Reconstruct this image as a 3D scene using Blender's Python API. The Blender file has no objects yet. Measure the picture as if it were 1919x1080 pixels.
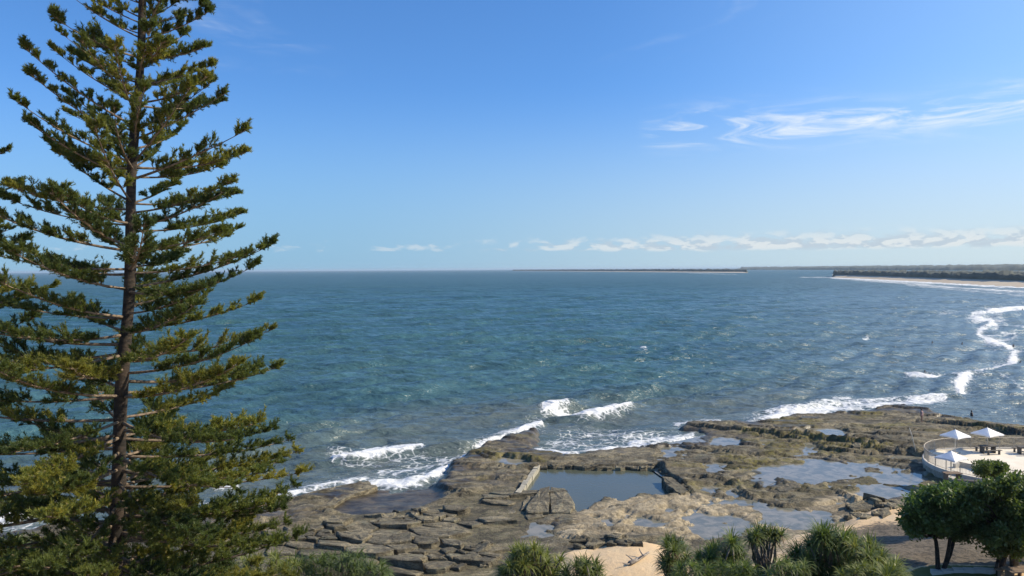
import bpy, bmesh, math, random
import numpy as np
from mathutils import Vector, Matrix, Euler
rng = np.random.default_rng(7); random.seed(7)
R = math.radians
scene = bpy.context.scene; COL = scene.collection

# ------------------------------------------------------------------ camera
H = 21.0; F = 1480.0
cam_m = Matrix.Rotation(R(90 - 1.40), 3, 'X') @ Matrix.Rotation(R(-0.37), 3, 'Z')
cd = bpy.data.cameras.new('camera'); cam = bpy.data.objects.new('camera', cd); COL.objects.link(cam)
cam.matrix_world = Matrix.Translation((0, 0, H)) @ cam_m.to_4x4()
cd.sensor_width = 36; cd.lens = F / 1919 * 36; cd.clip_start = 0.5; cd.clip_end = 120000
scene.camera = cam
M3 = np.array(cam_m)
def ray(u, v): return M3 @ np.array([(u - 959.5) / F, (540 - v) / F, -1.0])
def gp(u, v, z=0.0):                         # photo point -> point of the horizontal plane z
    d = ray(u, v); t = (z - H) / d[2]; return np.array([d[0] * t, d[1] * t, z])
def at(u, v, y):                             # photo point -> point at depth y
    d = ray(u, v); t = y / d[1]; return np.array([d[0] * t, y, H + d[2] * t])
def proj(X, Y, Z):
    P = np.stack([X, Y, Z - H], -1) @ M3
    w = np.maximum(-P[..., 2], 1e-3)
    return 959.5 + F * P[..., 0] / w, 540 - F * P[..., 1] / w

# ------------------------------------------------------------------ world, sun, exposure
SUN_AZ, SUN_EL = 90.0, 35.0                  # degrees right of the view axis, above the horizon
scene.view_settings.view_transform = 'Standard'; scene.view_settings.look = 'None'
scene.view_settings.exposure = 0.32; scene.view_settings.gamma = 1.0; scene.view_settings.use_curve_mapping = False
scene.render.engine = 'CYCLES'
cy = scene.cycles
cy.max_bounces = 6; cy.diffuse_bounces = 2; cy.glossy_bounces = 3; cy.transmission_bounces = 4; cy.transparent_max_bounces = 8; cy.volume_bounces = 0
cy.caustics_reflective = False; cy.caustics_refractive = False; cy.sample_clamp_indirect = 4.0
cy.use_denoising = True

class NT:                                    # small node-tree helper
    def __init__(s, tree): s.t = tree; s.t.nodes.clear()
    def n(s, typ, ins=None, **props):
        nd = s.t.nodes.new(typ)
        for k, v in props.items(): setattr(nd, k, v)
        for k, v in (ins or {}).items(): s.set(nd.inputs[k], v)
        return nd
    def set(s, sock, v):
        if isinstance(v, bpy.types.NodeSocket): s.t.links.new(v, sock)
        else: sock.default_value = v
    def m(s, op, a, b=None, c=None, clamp=False):
        nd = s.t.nodes.new('ShaderNodeMath'); nd.operation = op; nd.use_clamp = clamp
        for i, v in enumerate((a, b, c)):
            if v is not None: s.set(nd.inputs[i], v)
        return nd.outputs[0]
    def ss(s, x, lo, hi, a=0.0, b=1.0):      # smoothstep
        nd = s.t.nodes.new('ShaderNodeMapRange'); nd.interpolation_type = 'SMOOTHSTEP'
        s.set(nd.inputs[0], x)
        for i, v in enumerate((lo, hi, a, b)): s.set(nd.inputs[i + 1], v)
        return nd.outputs[0]
    def mix(s, f, a, b, typ='MIX'):
        nd = s.t.nodes.new('ShaderNodeMix'); nd.data_type = 'RGBA'; nd.blend_type = typ; nd.clamp_factor = True
        s.set(nd.inputs[0], f)
        for i, v in ((6, a), (7, b)):
            if isinstance(v, (tuple, list)) and len(v) == 3: v = (*v, 1)
            s.set(nd.inputs[i], v)
        return nd.outputs[2]
    def noise(s, vec, scale, detail=4, rough=.55, dist=0.0, out=0):
        nd = s.n('ShaderNodeTexNoise', {'Scale': scale, 'Detail': detail, 'Roughness': rough, 'Distortion': dist})
        if vec is not None: s.set(nd.inputs['Vector'], vec)
        return nd.outputs[out]
    def comb(s, x, y, z): return s.n('ShaderNodeCombineXYZ', {0: x, 1: y, 2: z}).outputs[0]

world = bpy.data.worlds.new('World'); scene.world = world; world.use_nodes = True
w = NT(world.node_tree)
sky = w.n('ShaderNodeTexSky', sky_type='NISHITA', sun_disc=False, sun_elevation=R(SUN_EL), sun_rotation=R(SUN_AZ),
          altitude=20.0, air_density=1.0, dust_density=0.5, ozone_density=3.0)
tc = w.n('ShaderNodeTexCoord'); sep = w.n('ShaderNodeSeparateXYZ', {0: tc.outputs['Generated']})
lift = w.comb(sep.outputs[0], sep.outputs[1], w.m('ADD', .075, w.m('MULTIPLY', w.m('MAXIMUM', sep.outputs[2], 0.0), 1.15)))
w.t.links.new(w.n('ShaderNodeVectorMath', {0: lift}, operation='NORMALIZE').outputs[0], sky.inputs['Vector'])
az = w.m('MULTIPLY', w.m('ARCTAN2', sep.outputs[0], sep.outputs[1]), 57.2958)
el = w.m('MULTIPLY', w.m('ARCSINE', sep.outputs[2]), 57.2958)
tint = w.mix(1.0, sky.outputs[0], (.88, 1.06, 1.28), 'MULTIPLY')
grade = w.n('ShaderNodeHueSaturation', {'Saturation': 1.10, 'Value': 1.22, 'Color': tint})
# cirrus streaks
cv = w.comb(w.m('MULTIPLY', az, .13), w.m('MULTIPLY', el, .80), 0.4)
warp = w.noise(w.comb(w.m('MULTIPLY', az, .10), w.m('MULTIPLY', el, .2), 3.3), 1.0, 3)
cn = w.noise(cv, 1.0, 7, .62, 1.6)
cen = w.m('ADD', 8.4, w.m('MULTIPLY', warp, 2.4))
dd = w.m('DIVIDE', w.m('SUBTRACT', el, cen), .95)
band = w.m('POWER', 2.718, w.m('MULTIPLY', w.m('MULTIPLY', dd, dd), -1.0))
band = w.m('MULTIPLY', band, w.m('MULTIPLY', w.ss(az, 8.8, 11.5), w.ss(az, 60., 110., 1, 0)))
thin = w.m('MULTIPLY', w.ss(w.noise(w.comb(w.m('MULTIPLY', az, .05), w.m('MULTIPLY', el, .16), 8.7), 1.0, 5, .6, .8), .56, .80), w.ss(el, 12., 16.))
cir = w.m('ADD', w.m('MULTIPLY', band, w.ss(cn, .40, .72)), w.m('MULTIPLY', thin, w.m('MULTIPLY', w.ss(cn, .35, .75), .55)), clamp=True)
# low cumulus along the horizon
kv = w.comb(w.m('MULTIPLY', az, .62), w.m('MULTIPLY', el, 1.6), 5.0)
kn = w.noise(kv, 1.0, 6, .55, .3)
env = w.m('MULTIPLY', w.ss(el, .95, 1.45), w.ss(el, 1.5, 3.1, 1, 0))
thr = w.ss(az, -14.0, 22.0, .58, .30)
kd = w.ss(w.m('MULTIPLY', kn, w.m('ADD', .55, w.m('MULTIPLY', env, .62))), thr, w.m('ADD', thr, .24))
kd = w.m('MULTIPLY', kd, w.m('MULTIPLY', env, w.ss(az, -16., 18., .42, .95)))
ktop = w.ss(w.m('SUBTRACT', w.noise(w.comb(w.m('MULTIPLY', az, .62), w.m('MULTIPLY', w.m('SUBTRACT', el, .3), 1.6), 5.0), 1.0, 6, .55, .3), kn), -.05, .05)
kcol = w.mix(ktop, (6.0, 6.3, 6.4), (4.0, 4.7, 5.4))
toward = w.m('ADD', w.m('MULTIPLY', sep.outputs[0], math.sin(R(SUN_AZ))), w.m('MULTIPLY', sep.outputs[1], math.cos(R(SUN_AZ))))
vcol = w.mix(w.ss(toward, -.35, .75), (2.1, 3.75, 5.2), (5.2, 6.0, 6.1))
c = w.mix(w.ss(toward, .05, 1.05, 0.0, .62), grade.outputs[0], (4.4, 6.4, 8.6))
c = w.mix(w.ss(el, -1.0, 13.5, .95, 0.0), c, vcol)
c = w.mix(w.m('MULTIPLY', cir, .95), c, (7.0, 7.4, 7.6))
c = w.mix(w.m('MULTIPLY', kd, .88), c, kcol)
bg = w.n('ShaderNodeBackground', {'Color': c, 'Strength': 0.105})
w.n('ShaderNodeOutputWorld', {'Surface': bg.outputs[0]})

to_sun = Vector((math.sin(R(SUN_AZ)) * math.cos(R(SUN_EL)), math.cos(R(SUN_AZ)) * math.cos(R(SUN_EL)), math.sin(R(SUN_EL))))
sd_ = bpy.data.lights.new('sun', 'SUN'); sd_.energy = 5.0; sd_.angle = R(.5); sd_.color = (1.0, .87, .66)
sun = bpy.data.objects.new('sun', sd_); COL.objects.link(sun); sun.rotation_euler = to_sun.to_track_quat('Z', 'Y').to_euler(); sun.location = (60, 20, 80)

# ------------------------------------------------------------------ helpers
def tag(o, label=None, cat=None, group=None, kind=None):
    if label: o['label'] = label
    if cat: o['category'] = cat
    if group: o['group'] = group
    if kind: o['kind'] = kind
    return o
def link(name, me, mat=None, parent=None):
    o = bpy.data.objects.new(name, me); COL.objects.link(o)
    if mat is not None and me is not None and not me.materials: me.materials.append(mat)
    if parent is not None: o.parent = parent
    return o
def empty(name, loc=(0, 0, 0), rz=0.0):
    o = bpy.data.objects.new(name, None); COL.objects.link(o); o.location = loc; o.rotation_euler = (0, 0, rz); o.empty_display_size = .3
    return o
def mesh_np(name, V, quads=None, tris=None, smooth=False):
    V = np.asarray(V, np.float32); me = bpy.data.meshes.new(name)
    me.vertices.add(len(V)); me.vertices.foreach_set('co', V.ravel())
    idx = []; tot = []
    if quads is not None and len(quads): q = np.asarray(quads, np.int32); idx.append(q.ravel()); tot.append(np.full(len(q), 4, np.int32))
    if tris is not None and len(tris): q = np.asarray(tris, np.int32); idx.append(q.ravel()); tot.append(np.full(len(q), 3, np.int32))
    idx = np.concatenate(idx); tot = np.concatenate(tot)
    me.loops.add(len(idx)); me.loops.foreach_set('vertex_index', idx)
    st = np.zeros(len(tot), np.int32); st[1:] = np.cumsum(tot)[:-1]
    me.polygons.add(len(tot)); me.polygons.foreach_set('loop_start', st); me.polygons.foreach_set('loop_total', tot)
    me.polygons.foreach_set('use_smooth', np.full(len(tot), smooth))
    me.update(calc_edges=True); me.validate()
    return me
def attr(me, name, a):
    at_ = me.attributes.new(name, 'FLOAT', 'POINT'); at_.data.foreach_set('value', np.asarray(a, np.float32).ravel())
def grid_quads(nr, nc):
    i = np.arange((nr - 1) * nc).reshape(nr - 1, nc)[:, :-1].ravel()
    return np.stack([i, i + 1, i + nc + 1, i + nc], 1)
class MB:                                    # collects shapes, builds ONE mesh
    def __init__(s): s.v = []; s.q = []; s.t = []; s.n = 0
    def add(s, V, q=None, t=None):
        V = np.asarray(V, float).reshape(-1, 3)
        if q is not None and len(q): s.q.append(np.asarray(q, int).reshape(-1, 4) + s.n)
        if t is not None and len(t): s.t.append(np.asarray(t, int).reshape(-1, 3) + s.n)
        s.v.append(V); s.n += len(V); return s
    def box(s, c, d, rz=0.0, M=None):
        V = np.array([[x, y, z] for z in (-.5, .5) for y in (-.5, .5) for x in (-.5, .5)]) * np.array(d)
        if rz: ca, sa = math.cos(rz), math.sin(rz); V = V @ np.array([[ca, sa, 0], [-sa, ca, 0], [0, 0, 1]])
        if M is not None: V = V @ np.array(M).T
        return s.add(V + np.array(c), [[0, 2, 3, 1], [4, 5, 7, 6], [0, 1, 5, 4], [2, 6, 7, 3], [0, 4, 6, 2], [1, 3, 7, 5]])
    def tube(s, P, r, k=6, caps=True):
        P = np.asarray(P, float); n = len(P); r = np.broadcast_to(np.asarray(r, float), (n,))
        T = np.gradient(P, axis=0); T /= np.linalg.norm(T, axis=1)[:, None] + 1e-9
        ref = np.array([0, 0, 1.0]) if abs(T[0][2]) < .9 else np.array([1.0, 0, 0])
        U = np.cross(T, ref); U /= np.linalg.norm(U, axis=1)[:, None] + 1e-9; W = np.cross(T, U)
        a = np.arange(k) / k * 2 * math.pi
        V = P[:, None] + r[:, None, None] * (np.cos(a)[None, :, None] * U[:, None] + np.sin(a)[None, :, None] * W[:, None])
        i = np.arange(n - 1)[:, None] * k; j = np.arange(k)[None]; jn = (j + 1) % k
        q = np.stack([i + j, i + jn, i + k + jn, i + k + j], -1).reshape(-1, 4)
        V = V.reshape(-1, 3); t = []
        if caps:
            V = np.concatenate([V, P[:1], P[-1:]]); b = n * k
            for jj in range(k): t += [[b, (jj + 1) % k, jj], [b + 1, (n - 1) * k + jj, (n - 1) * k + (jj + 1) % k]]
        return s.add(V, q, t)
    def mesh(s, name, smooth=False):
        return mesh_np(name, np.concatenate(s.v), np.concatenate(s.q) if s.q else None, np.concatenate(s.t) if s.t else None, smooth)
    def build(s, name, mat, parent=None, smooth=False): return link(name, s.mesh(name, smooth), mat, parent)
def hsh(ix, iy, seed):
    h = (ix.astype(np.int64) * 374761393 + iy.astype(np.int64) * 668265263 + seed * 1442695041) & 0xffffffff
    h = ((h ^ (h >> 13)) * 1274126177) & 0xffffffff
    return ((h ^ (h >> 16)) & 0xffff) / 65535.0
def vn(x, y, seed=0):
    ix = np.floor(x); iy = np.floor(y); fx = x - ix; fy = y - iy
    fx = fx * fx * fx * (fx * (fx * 6 - 15) + 10); fy = fy * fy * fy * (fy * (fy * 6 - 15) + 10)
    a = hsh(ix, iy, seed); b = hsh(ix + 1, iy, seed); c_ = hsh(ix, iy + 1, seed); d = hsh(ix + 1, iy + 1, seed)
    return (a + (b - a) * fx) * (1 - fy) + (c_ + (d - c_) * fx) * fy
def fbm(x, y, o=4, seed=0, g=.5):            # about -1 .. 1
    s = 0; A = 1; tot = 0
    for k in range(o):
        ca, sa = math.cos(k * .7), math.sin(k * .7)
        s = s + A * (vn((x * ca - y * sa) * 2 ** k, (x * sa + y * ca) * 2 ** k, seed + k * 17) * 2 - 1); tot += A; A *= g
    return s / tot * 1.6
def sst(x, a, b): t = np.clip((x - a) / (b - a), 0, 1); return t * t * (3 - 2 * t)
def seg_dist(P, X, Y, side=False):
    D = np.full(X.shape, 1e9); S = np.zeros(X.shape)
    for (ax, ay), (bx, by) in zip(P[:-1], P[1:]):
        dx, dy = bx - ax, by - ay; t = np.clip(((X - ax) * dx + (Y - ay) * dy) / (dx * dx + dy * dy + 1e-12), 0, 1)
        d = np.hypot(X - ax - t * dx, Y - ay - t * dy)
        if side: S = np.where(d < D, np.sign(dx * (Y - ay) - dy * (X - ax)), S)
        D = np.minimum(D, d)
    return (D, S) if side else D
def inside(P, X, Y):
    c_ = np.zeros(X.shape, bool); n = len(P)
    for i in range(n):
        (ax, ay), (bx, by) = P[i], P[(i + 1) % n]
        k = (ay > Y) != (by > Y)
        with np.errstate(divide='ignore', invalid='ignore'): c_ ^= k & (X < (bx - ax) * (Y - ay) / (by - ay + 1e-12) + ax)
    return c_
def sd_poly(P, X, Y):
    P = [(p[0], p[1]) for p in P]; d = seg_dist(P + P[:1], X, Y); return np.where(inside(P, X, Y), d, -d)
def px(pts, z=0.0): return [tuple(gp(u, v, z)[:2]) for u, v in pts]

# ------------------------------------------------------------------ materials
MATS = {}
def mat(name, fn):
    m = bpy.data.materials.new(name); m.use_nodes = True; t = NT(m.node_tree); fn(t); MATS[name] = m; return m
def out(t, sh): t.n('ShaderNodeOutputMaterial', {'Surface': sh})
def pbr(t, col, rough=.7, bump=None, bs=.4, bd=.02, **k):
    ins = {'Base Color': col, 'Roughness': rough}
    ins.update(k)
    if bump is not None: ins['Normal'] = t.n('ShaderNodeBump', {'Strength': bs, 'Distance': bd, 'Height': bump}).outputs[0]
    p = t.n('ShaderNodeBsdfPrincipled', ins); return p.outputs[0]
def pos(t): return t.n('ShaderNodeNewGeometry').outputs['Position']
def A(t, name): return t.n('ShaderNodeAttribute', attribute_name=name).outputs['Fac']
def C(c_): return (*c_, 1) if len(c_) == 3 else c_

def f_rock(t):
    p = pos(t); sandy = A(t, 'sandy'); wet = A(t, 'wet'); alg = A(t, 'algae')
    st = t.n('ShaderNodeMapping', {'Vector': p, 'Scale': (.8, 1.5, 2.5), 'Rotation': (0, 0, .35)}).outputs[0]
    n1 = t.noise(st, .55, 8, .62, .6); n2 = t.noise(p, 3.2, 6, .65, .4); n3 = t.noise(p, 14., 4, .6)
    ri = t.n('ShaderNodeObjectInfo').outputs['Random']
    c0 = t.mix(t.ss(n1, .40, .58), (.070, .057, .036), (.245, .205, .130))
    c0 = t.mix(t.ss(n2, .42, .68), c0, (.142, .130, .090))
    c0 = t.mix(t.m('MULTIPLY', t.ss(n2, .60, .78), .7), c0, (.36, .285, .165))
    c0 = t.mix(t.m('MULTIPLY', t.ss(n3, .32, .50, 1, 0), .7), c0, (.040, .034, .026))
    c0 = t.mix(t.m('MULTIPLY', t.ss(t.noise(st, 1.5, 7, .7, 1.0), .50, .62), .8), c0, (.052, .046, .032))
    c0 = t.mix(t.m('MULTIPLY', t.ss(t.noise(p, .9, 6, .65, .8), .55, .66), .6), c0, (.17, .165, .11))
    c0 = t.mix(t.m('MULTIPLY', alg, t.ss(n2, .38, .6)), c0, (.150, .130, .030))
    sa = t.ss(t.m('ADD', sandy, t.m('MULTIPLY', t.m('SUBTRACT', n1, .5), 1.1)), .40, .62)
    c0 = t.mix(sa, c0, t.mix(t.ss(n2, .35, .65), (.44, .36, .235), (.22, .18, .115)))
    tone = t.m('ADD', t.m('ADD', .76, A(t, 'tone')), t.m('MULTIPLY', ri, .6))
    c0 = t.mix(1.0, c0, t.comb(tone, tone, tone), 'MULTIPLY')
    wt = t.ss(t.m('ADD', wet, t.m('MULTIPLY', t.m('SUBTRACT', n2, .5), .6)), .35, .75)
    c0 = t.mix(wt, c0, t.mix(1.0, c0, (.56, .52, .47), 'MULTIPLY'))
    rough = t.m('SUBTRACT', .88, t.m('MULTIPLY', wt, .50))
    h = t.m('ADD', t.m('MULTIPLY', n1, 1.0), t.m('ADD', t.m('MULTIPLY', n2, .85), t.m('MULTIPLY', n3, .30)))
    out(t, pbr(t, c0, rough, h, t.m('SUBTRACT', 1.0, t.m('MULTIPLY', wt, .62)), .22))
mat('rock', f_rock)
def f_sand(t):
    p = pos(t); n1 = t.noise(p, .35, 5, .55); n2 = t.noise(p, 2.6, 6, .7); n3 = t.noise(p, 22., 3, .6); lawn = A(t, 'lawn'); dirt = A(t, 'dirt')
    c0 = t.mix(t.ss(n1, .35, .68), (.66, .47, .27), (.62, .475, .30))
    c0 = t.mix(t.m('MULTIPLY', t.ss(n2, .58, .74), .35), c0, (.26, .20, .13))
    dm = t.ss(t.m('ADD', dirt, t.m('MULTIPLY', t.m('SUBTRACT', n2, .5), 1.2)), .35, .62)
    c0 = t.mix(dm, c0, t.mix(t.ss(n2, .35, .6), (.050, .041, .030), (.150, .122, .088)))  # bare dirt, its colour darkened to carry the shade under the trees
    lm = t.ss(t.m('ADD', lawn, t.m('MULTIPLY', t.m('SUBTRACT', n2, .5), .7)), .45, .6)
    c0 = t.mix(lm, c0, t.mix(n3, (.075, .095, .02), (.15, .16, .035)))
    out(t, pbr(t, c0, .95, t.m('ADD', n2, t.m('MULTIPLY', n3, .25)), .7, .12))
mat('sand', f_sand)
def f_sea(t):
    p = pos(t); foam = A(t, 'foam'); sh = A(t, 'shallow'); grey = A(t, 'grey')
    mp = t.n('ShaderNodeMapping', {'Vector': p, 'Rotation': (0, 0, -.42), 'Scale': (.42, 1.0, 1.0)}).outputs[0]
    b1 = t.noise(mp, .75, 5, .66, .3); b2 = t.noise(mp, .20, 4, .6, .4); b3 = t.noise(mp, .022, 4, .55, .3)
    deep = t.mix(t.ss(b3, .35, .65), (.030, .088, .108), (.042, .106, .120))
    b4 = t.noise(mp, .085, 5, .62, .3)
    b5 = t.noise(mp, .034, 6, .68, .4)
    tone = t.m('ADD', -.6, t.m('ADD', t.m('ADD', t.m('MULTIPLY', b1, .7), t.m('MULTIPLY', b2, .9)), t.m('ADD', t.m('MULTIPLY', b4, .9), t.m('MULTIPLY', b5, .7))))
    tone = t.m('MAXIMUM', tone, .25)
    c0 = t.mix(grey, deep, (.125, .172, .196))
    c0 = t.mix(1.0, c0, t.comb(tone, tone, tone), 'MULTIPLY')
    c0 = t.mix(sh, c0, t.mix(t.ss(b2, .35, .65), (.082, .112, .110), (.120, .142, .130)))
    f1 = t.noise(p, .9, 7, .68, 1.2)
    vor = t.n('ShaderNodeTexVoronoi', {'Vector': t.n('ShaderNodeVectorMath', {0: p, 1: t.n('ShaderNodeTexNoise', {'Vector': p, 'Scale': .8, 'Detail': 3}).outputs['Color']}, operation='ADD').outputs[0], 'Scale': .9}, feature='DISTANCE_TO_EDGE').outputs['Distance']
    lace = t.ss(vor, .0, .16, 1, 0)
    f0 = t.noise(mp, .13, 5, .65, .8)
    foam2 = t.m('MULTIPLY', foam, t.ss(f0, .28, .62, .45, 1.12))
    fs = t.m('ADD', foam2, t.m('MULTIPLY', t.m('ADD', t.m('SUBTRACT', f1, .5), t.m('MULTIPLY', t.m('SUBTRACT', lace, .45), .22)), 1.25))
    fm = t.ss(fs, .30, .80)
    fm = t.m('MULTIPLY', fm, t.ss(foam, .02, .14))
    # scattered whitecaps
    wc = t.m('MULTIPLY', t.ss(t.noise(mp, .115, 6, .7, .6), .735, .775), t.ss(b3, .46, .6))
    fm = t.m('MAXIMUM', fm, t.m('MULTIPLY', wc, .28))
    c1 = t.mix(fm, c0, t.mix(f1, (.62, .64, .65), (.86, .87, .87)))
    hb = t.m('ADD', t.m('MULTIPLY', b4, 3.6), t.m('ADD', t.m('MULTIPLY', b1, .75), t.m('MULTIPLY', b2, 1.9)))
    rough = t.m('ADD', t.m('ADD', .22, t.m('MULTIPLY', A(t, 'far'), .20)), t.m('MULTIPLY', fm, .5))
    nrm = t.n('ShaderNodeBump', {'Strength': .9, 'Distance': .9, 'Height': hb}).outputs[0]
    p_ = t.n('ShaderNodeBsdfPrincipled', {'Base Color': c1, 'Roughness': rough, 'IOR': 1.333, 'Normal': nrm}).outputs[0]
    out(t, p_)
mat('sea', f_sea)
def f_pool(t):
    p = pos(t); n = t.noise(p, 2.2, 4, .6); n2 = t.noise(p, .5, 3, .5)
    c0 = t.mix(t.ss(t.noise(p, .9, 5, .6, .5), .38, .62), (.14, .145, .12), (.25, .23, .18))
    out(t, pbr(t, c0, .04, n, .25, .03, IOR=1.333))
mat('pool_water', f_pool)
def f_oceanpool(t):
    p = pos(t); n = t.noise(p, 2.6, 5, .6); n2 = t.noise(p, .22, 3, .5)
    out(t, pbr(t, t.mix(n2, (.075, .090, .070), (.105, .110, .080)), .10, n, .35, .05, IOR=1.333))
mat('basin_water', f_oceanpool)
def f_bark(c1, c2, sc=(6, 6, 14)):
    def f(t):
        o = t.n('ShaderNodeTexCoord').outputs['Object']; mp = t.n('ShaderNodeMapping', {'Vector': o, 'Scale': sc}).outputs[0]
        n = t.noise(mp, 1.0, 6, .65); n2 = t.noise(o, .9, 3)
        out(t, pbr(t, t.mix(t.ss(t.m('ADD', n, t.m('MULTIPLY', t.m('SUBTRACT', n2, .5), .5)), .35, .65), c1, c2), .9, n, .8, .04))
    return f
mat('pine_bark', f_bark((.012, .010, .008), (.052, .037, .027), (3, 3, 9)))
mat('pine_twig', f_bark((.07, .054, .042), (.25, .19, .135)))
mat('grey_bark', f_bark((.10, .085, .07), (.26, .225, .185)))
mat('dead_wood', f_bark((.12, .105, .095), (.36, .32, .28)))
def f_leaf(c1, c2, c3, tr=.35, rough=.5, var=.25):
    def f(t):
        g = t.n('ShaderNodeNewGeometry'); ri = g.outputs['Random Per Island']; oi = t.n('ShaderNodeObjectInfo').outputs['Random']
        n = t.noise(g.outputs['Position'], .7, 3)
        k = t.m('ADD', t.m('MULTIPLY', ri, .5), t.m('ADD', t.m('MULTIPLY', t.m('SUBTRACT', n, .5), 1.0), t.m('MULTIPLY', oi, .5)))
        col = t.mix(t.ss(k, .15, .7), c1, c2); col = t.mix(t.ss(k, .70, 1.05), col, c3)
        d = t.n('ShaderNodeBsdfPrincipled', {'Base Color': col, 'Roughness': rough, 'Specular IOR Level': .35}).outputs[0]
        tl = t.n('ShaderNodeBsdfTranslucent', {'Color': t.mix(1.0, col, (1.15, 1.2, .55), 'MULTIPLY')}).outputs[0]
        out(t, t.n('ShaderNodeMixShader', {0: tr, 1: d, 2: tl}).outputs[0])
    return f
mat('pine_needle', f_leaf((.058, .090, .036), (.150, .180, .048), (.40, .35, .070), .44))
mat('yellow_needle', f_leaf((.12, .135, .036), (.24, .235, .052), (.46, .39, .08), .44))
mat('pandanus_leaf', f_leaf((.085, .115, .038), (.165, .200, .062), (.38, .35, .13), .34, .4))
mat('dark_leaf', f_leaf((.060, .105, .040), (.105, .165, .055), (.20, .25, .08), .45, .45))
mat('olive_leaf', f_leaf((.090, .130, .042), (.155, .200, .060), (.30, .32, .09), .42, .45))
mat('grass_leaf', f_leaf((.085, .120, .042), (.16, .205, .070), (.30, .32, .12), .34, .5))
mat('yellow_leaf', f_leaf((.10, .125, .034), (.19, .215, .055), (.38, .36, .095), .34, .5))
mat('dry_leaf', f_leaf((.13, .085, .045), (.24, .165, .085), (.36, .27, .15), .2, .7))
def plain(c1, c2, rough=.6, sc=3.0, bs=.3, metal=0.0):
    def f(t):
        o = pos(t); n = t.noise(o, sc, 5, .6); n2 = t.noise(o, sc * 9, 3, .6)
        out(t, pbr(t, t.mix(t.ss(n, .3, .7), c1, c2), rough, n2, bs, .01, Metallic=metal))
    return f
mat('concrete', plain((.74, .66, .53), (.82, .75, .62), .9, .8))
mat('wall_render', plain((.46, .43, .37), (.58, .54, .47), .9, 1.2))
mat('old_concrete', plain((.26, .24, .19), (.42, .39, .31), .95, 2.5, .9))
mat('canvas', plain((.76, .76, .77), (.82, .82, .82), .8, 2.0, .15))
mat('rail_metal', plain((.40, .34, .26), (.50, .43, .34), .5, 4.0, .1))
mat('pole_metal', plain((.55, .53, .48), (.66, .63, .57), .45, 4.0, .1))
mat('timber', plain((.15, .105, .07), (.25, .18, .125), .75, 6.0, .5))
mat('dark_timber', plain((.075, .065, .055), (.13, .115, .10), .75, 6.0, .5))
mat('dark_paint', plain((.018, .020, .020), (.03, .032, .032), .5, 4.0, .1))
mat('white_paint', plain((.68, .68, .66), (.78, .78, .76), .5, 4.0, .1))
mat('forest', plain((.045, .055, .040), (.085, .090, .065), .95, .03, .2))
mat('far_sand', plain((.46, .37, .27), (.54, .45, .33), .95, .02, .1))
mat('skin', plain((.28, .17, .12), (.36, .22, .16), .6, 8.0, .1))
mat('dark_cloth', plain((.015, .018, .025), (.03, .032, .04), .7, 8.0, .1))
mat('pink_cloth', plain((.42, .27, .26), (.50, .33, .31), .8, 8.0, .1))
mat('hair', plain((.02, .014, .01), (.04, .028, .02), .7, 20.0, .3))
mat('path', plain((.50, .46, .40), (.60, .56, .49), .9, 1.5))

# ------------------------------------------------------------------ shoreline and terrain
SHORE = [(-500, 1030), (-200, 1012), (0, 1000), (110, 990), (260, 984), (400, 974), (480, 962), (545, 940), (600, 925), (650, 912), (690, 906), (706, 914),
         (740, 920), (790, 915), (818, 908), (832, 882), (868, 852), (905, 834), (960, 818), (1008, 806), (1018, 826), (992, 838), (1012, 850), (1060, 855), (1150, 846),
         (1215, 838), (1292, 832), (1312, 816), (1272, 806), (1276, 799), (1310, 795), (1420, 796), (1482, 782), (1600, 777), (1645, 768), (1690, 763), (1732, 769),
         (1790, 786), (1850, 795), (1919, 803), (2080, 812), (2400, 830), (2700, 1250), (-500, 1250)]
shore_w = px(SHORE, 0.15)
SAND = [(-400, 1062), (0, 1058), (300, 1066), (520, 1062), (760, 1110), (930, 1120), (1020, 1080), (1052, 1034), (1135, 1020), (1215, 1006), (1250, 1030), (1330, 1056), (1420, 1050), (1490, 1004),
        (1550, 985), (1572, 968), (1630, 955), (1660, 948), (1690, 940), (1760, 942), (1850, 938), (2100, 905), (2500, 880)]
sand_w = px(SAND, 0.9)
sand_poly = sand_w + [(120, 0), (120, -200), (-120, -200), (-120, 40)]
def sand_z(X, Y):
    X = np.asarray(X, float); Y = np.asarray(Y, float)
    s = sd_poly(sand_poly, X, Y) + fbm(X / 3.1, Y / 3.1, 4, 51) * 1.0
    return .62 + np.where(s > 0, .09 * np.minimum(s, 14) + .07 * np.clip(s - 14, 0, 40) + .22 * sst(s, 0, 1.2), s * .45) + fbm(X / 1.7, Y / 1.7, 4, 5) * .09 + fbm(X / 6, Y / 6, 3, 9) * .14
def gz(x, y): return float(sand_z(np.array([x]), np.array([y]))[0])

GS = .2; xs = np.arange(-50, 74.01, GS); ys = np.arange(45, 134.01, GS)
X, Y = np.meshgrid(xs, ys)
sd = sd_poly(shore_w, X, Y) + fbm(X / 2.2, Y / 2.2, 4, 3) * .55
U, V_ = proj(X, Y, np.full_like(X, .5))
wx = fbm(X / 7, Y / 7, 3, 21) * 2.2; wy = fbm(X / 7, Y / 7, 3, 22) * 1.6
s = ((Y + wy) * .93 + (X + wx) * .30) / 4.6
saw = 1 - (s - np.floor(s)); am = sst(fbm(X / 11, Y / 8, 3, 31), -.35, .5)
s2 = ((Y + wy * .6) * .80 - (X + wx) * .35) / 2.3; saw2 = 1 - (s2 - np.floor(s2))
land = .62 + saw * .30 * am + saw2 * .12 * sst(fbm(X / 5, Y / 5, 3, 41), -.1, .5) + fbm(X / 2.4, Y / 1.7, 4, 8) * .10 + fbm(X / .9, Y / .7, 3, 12) * .05
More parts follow.
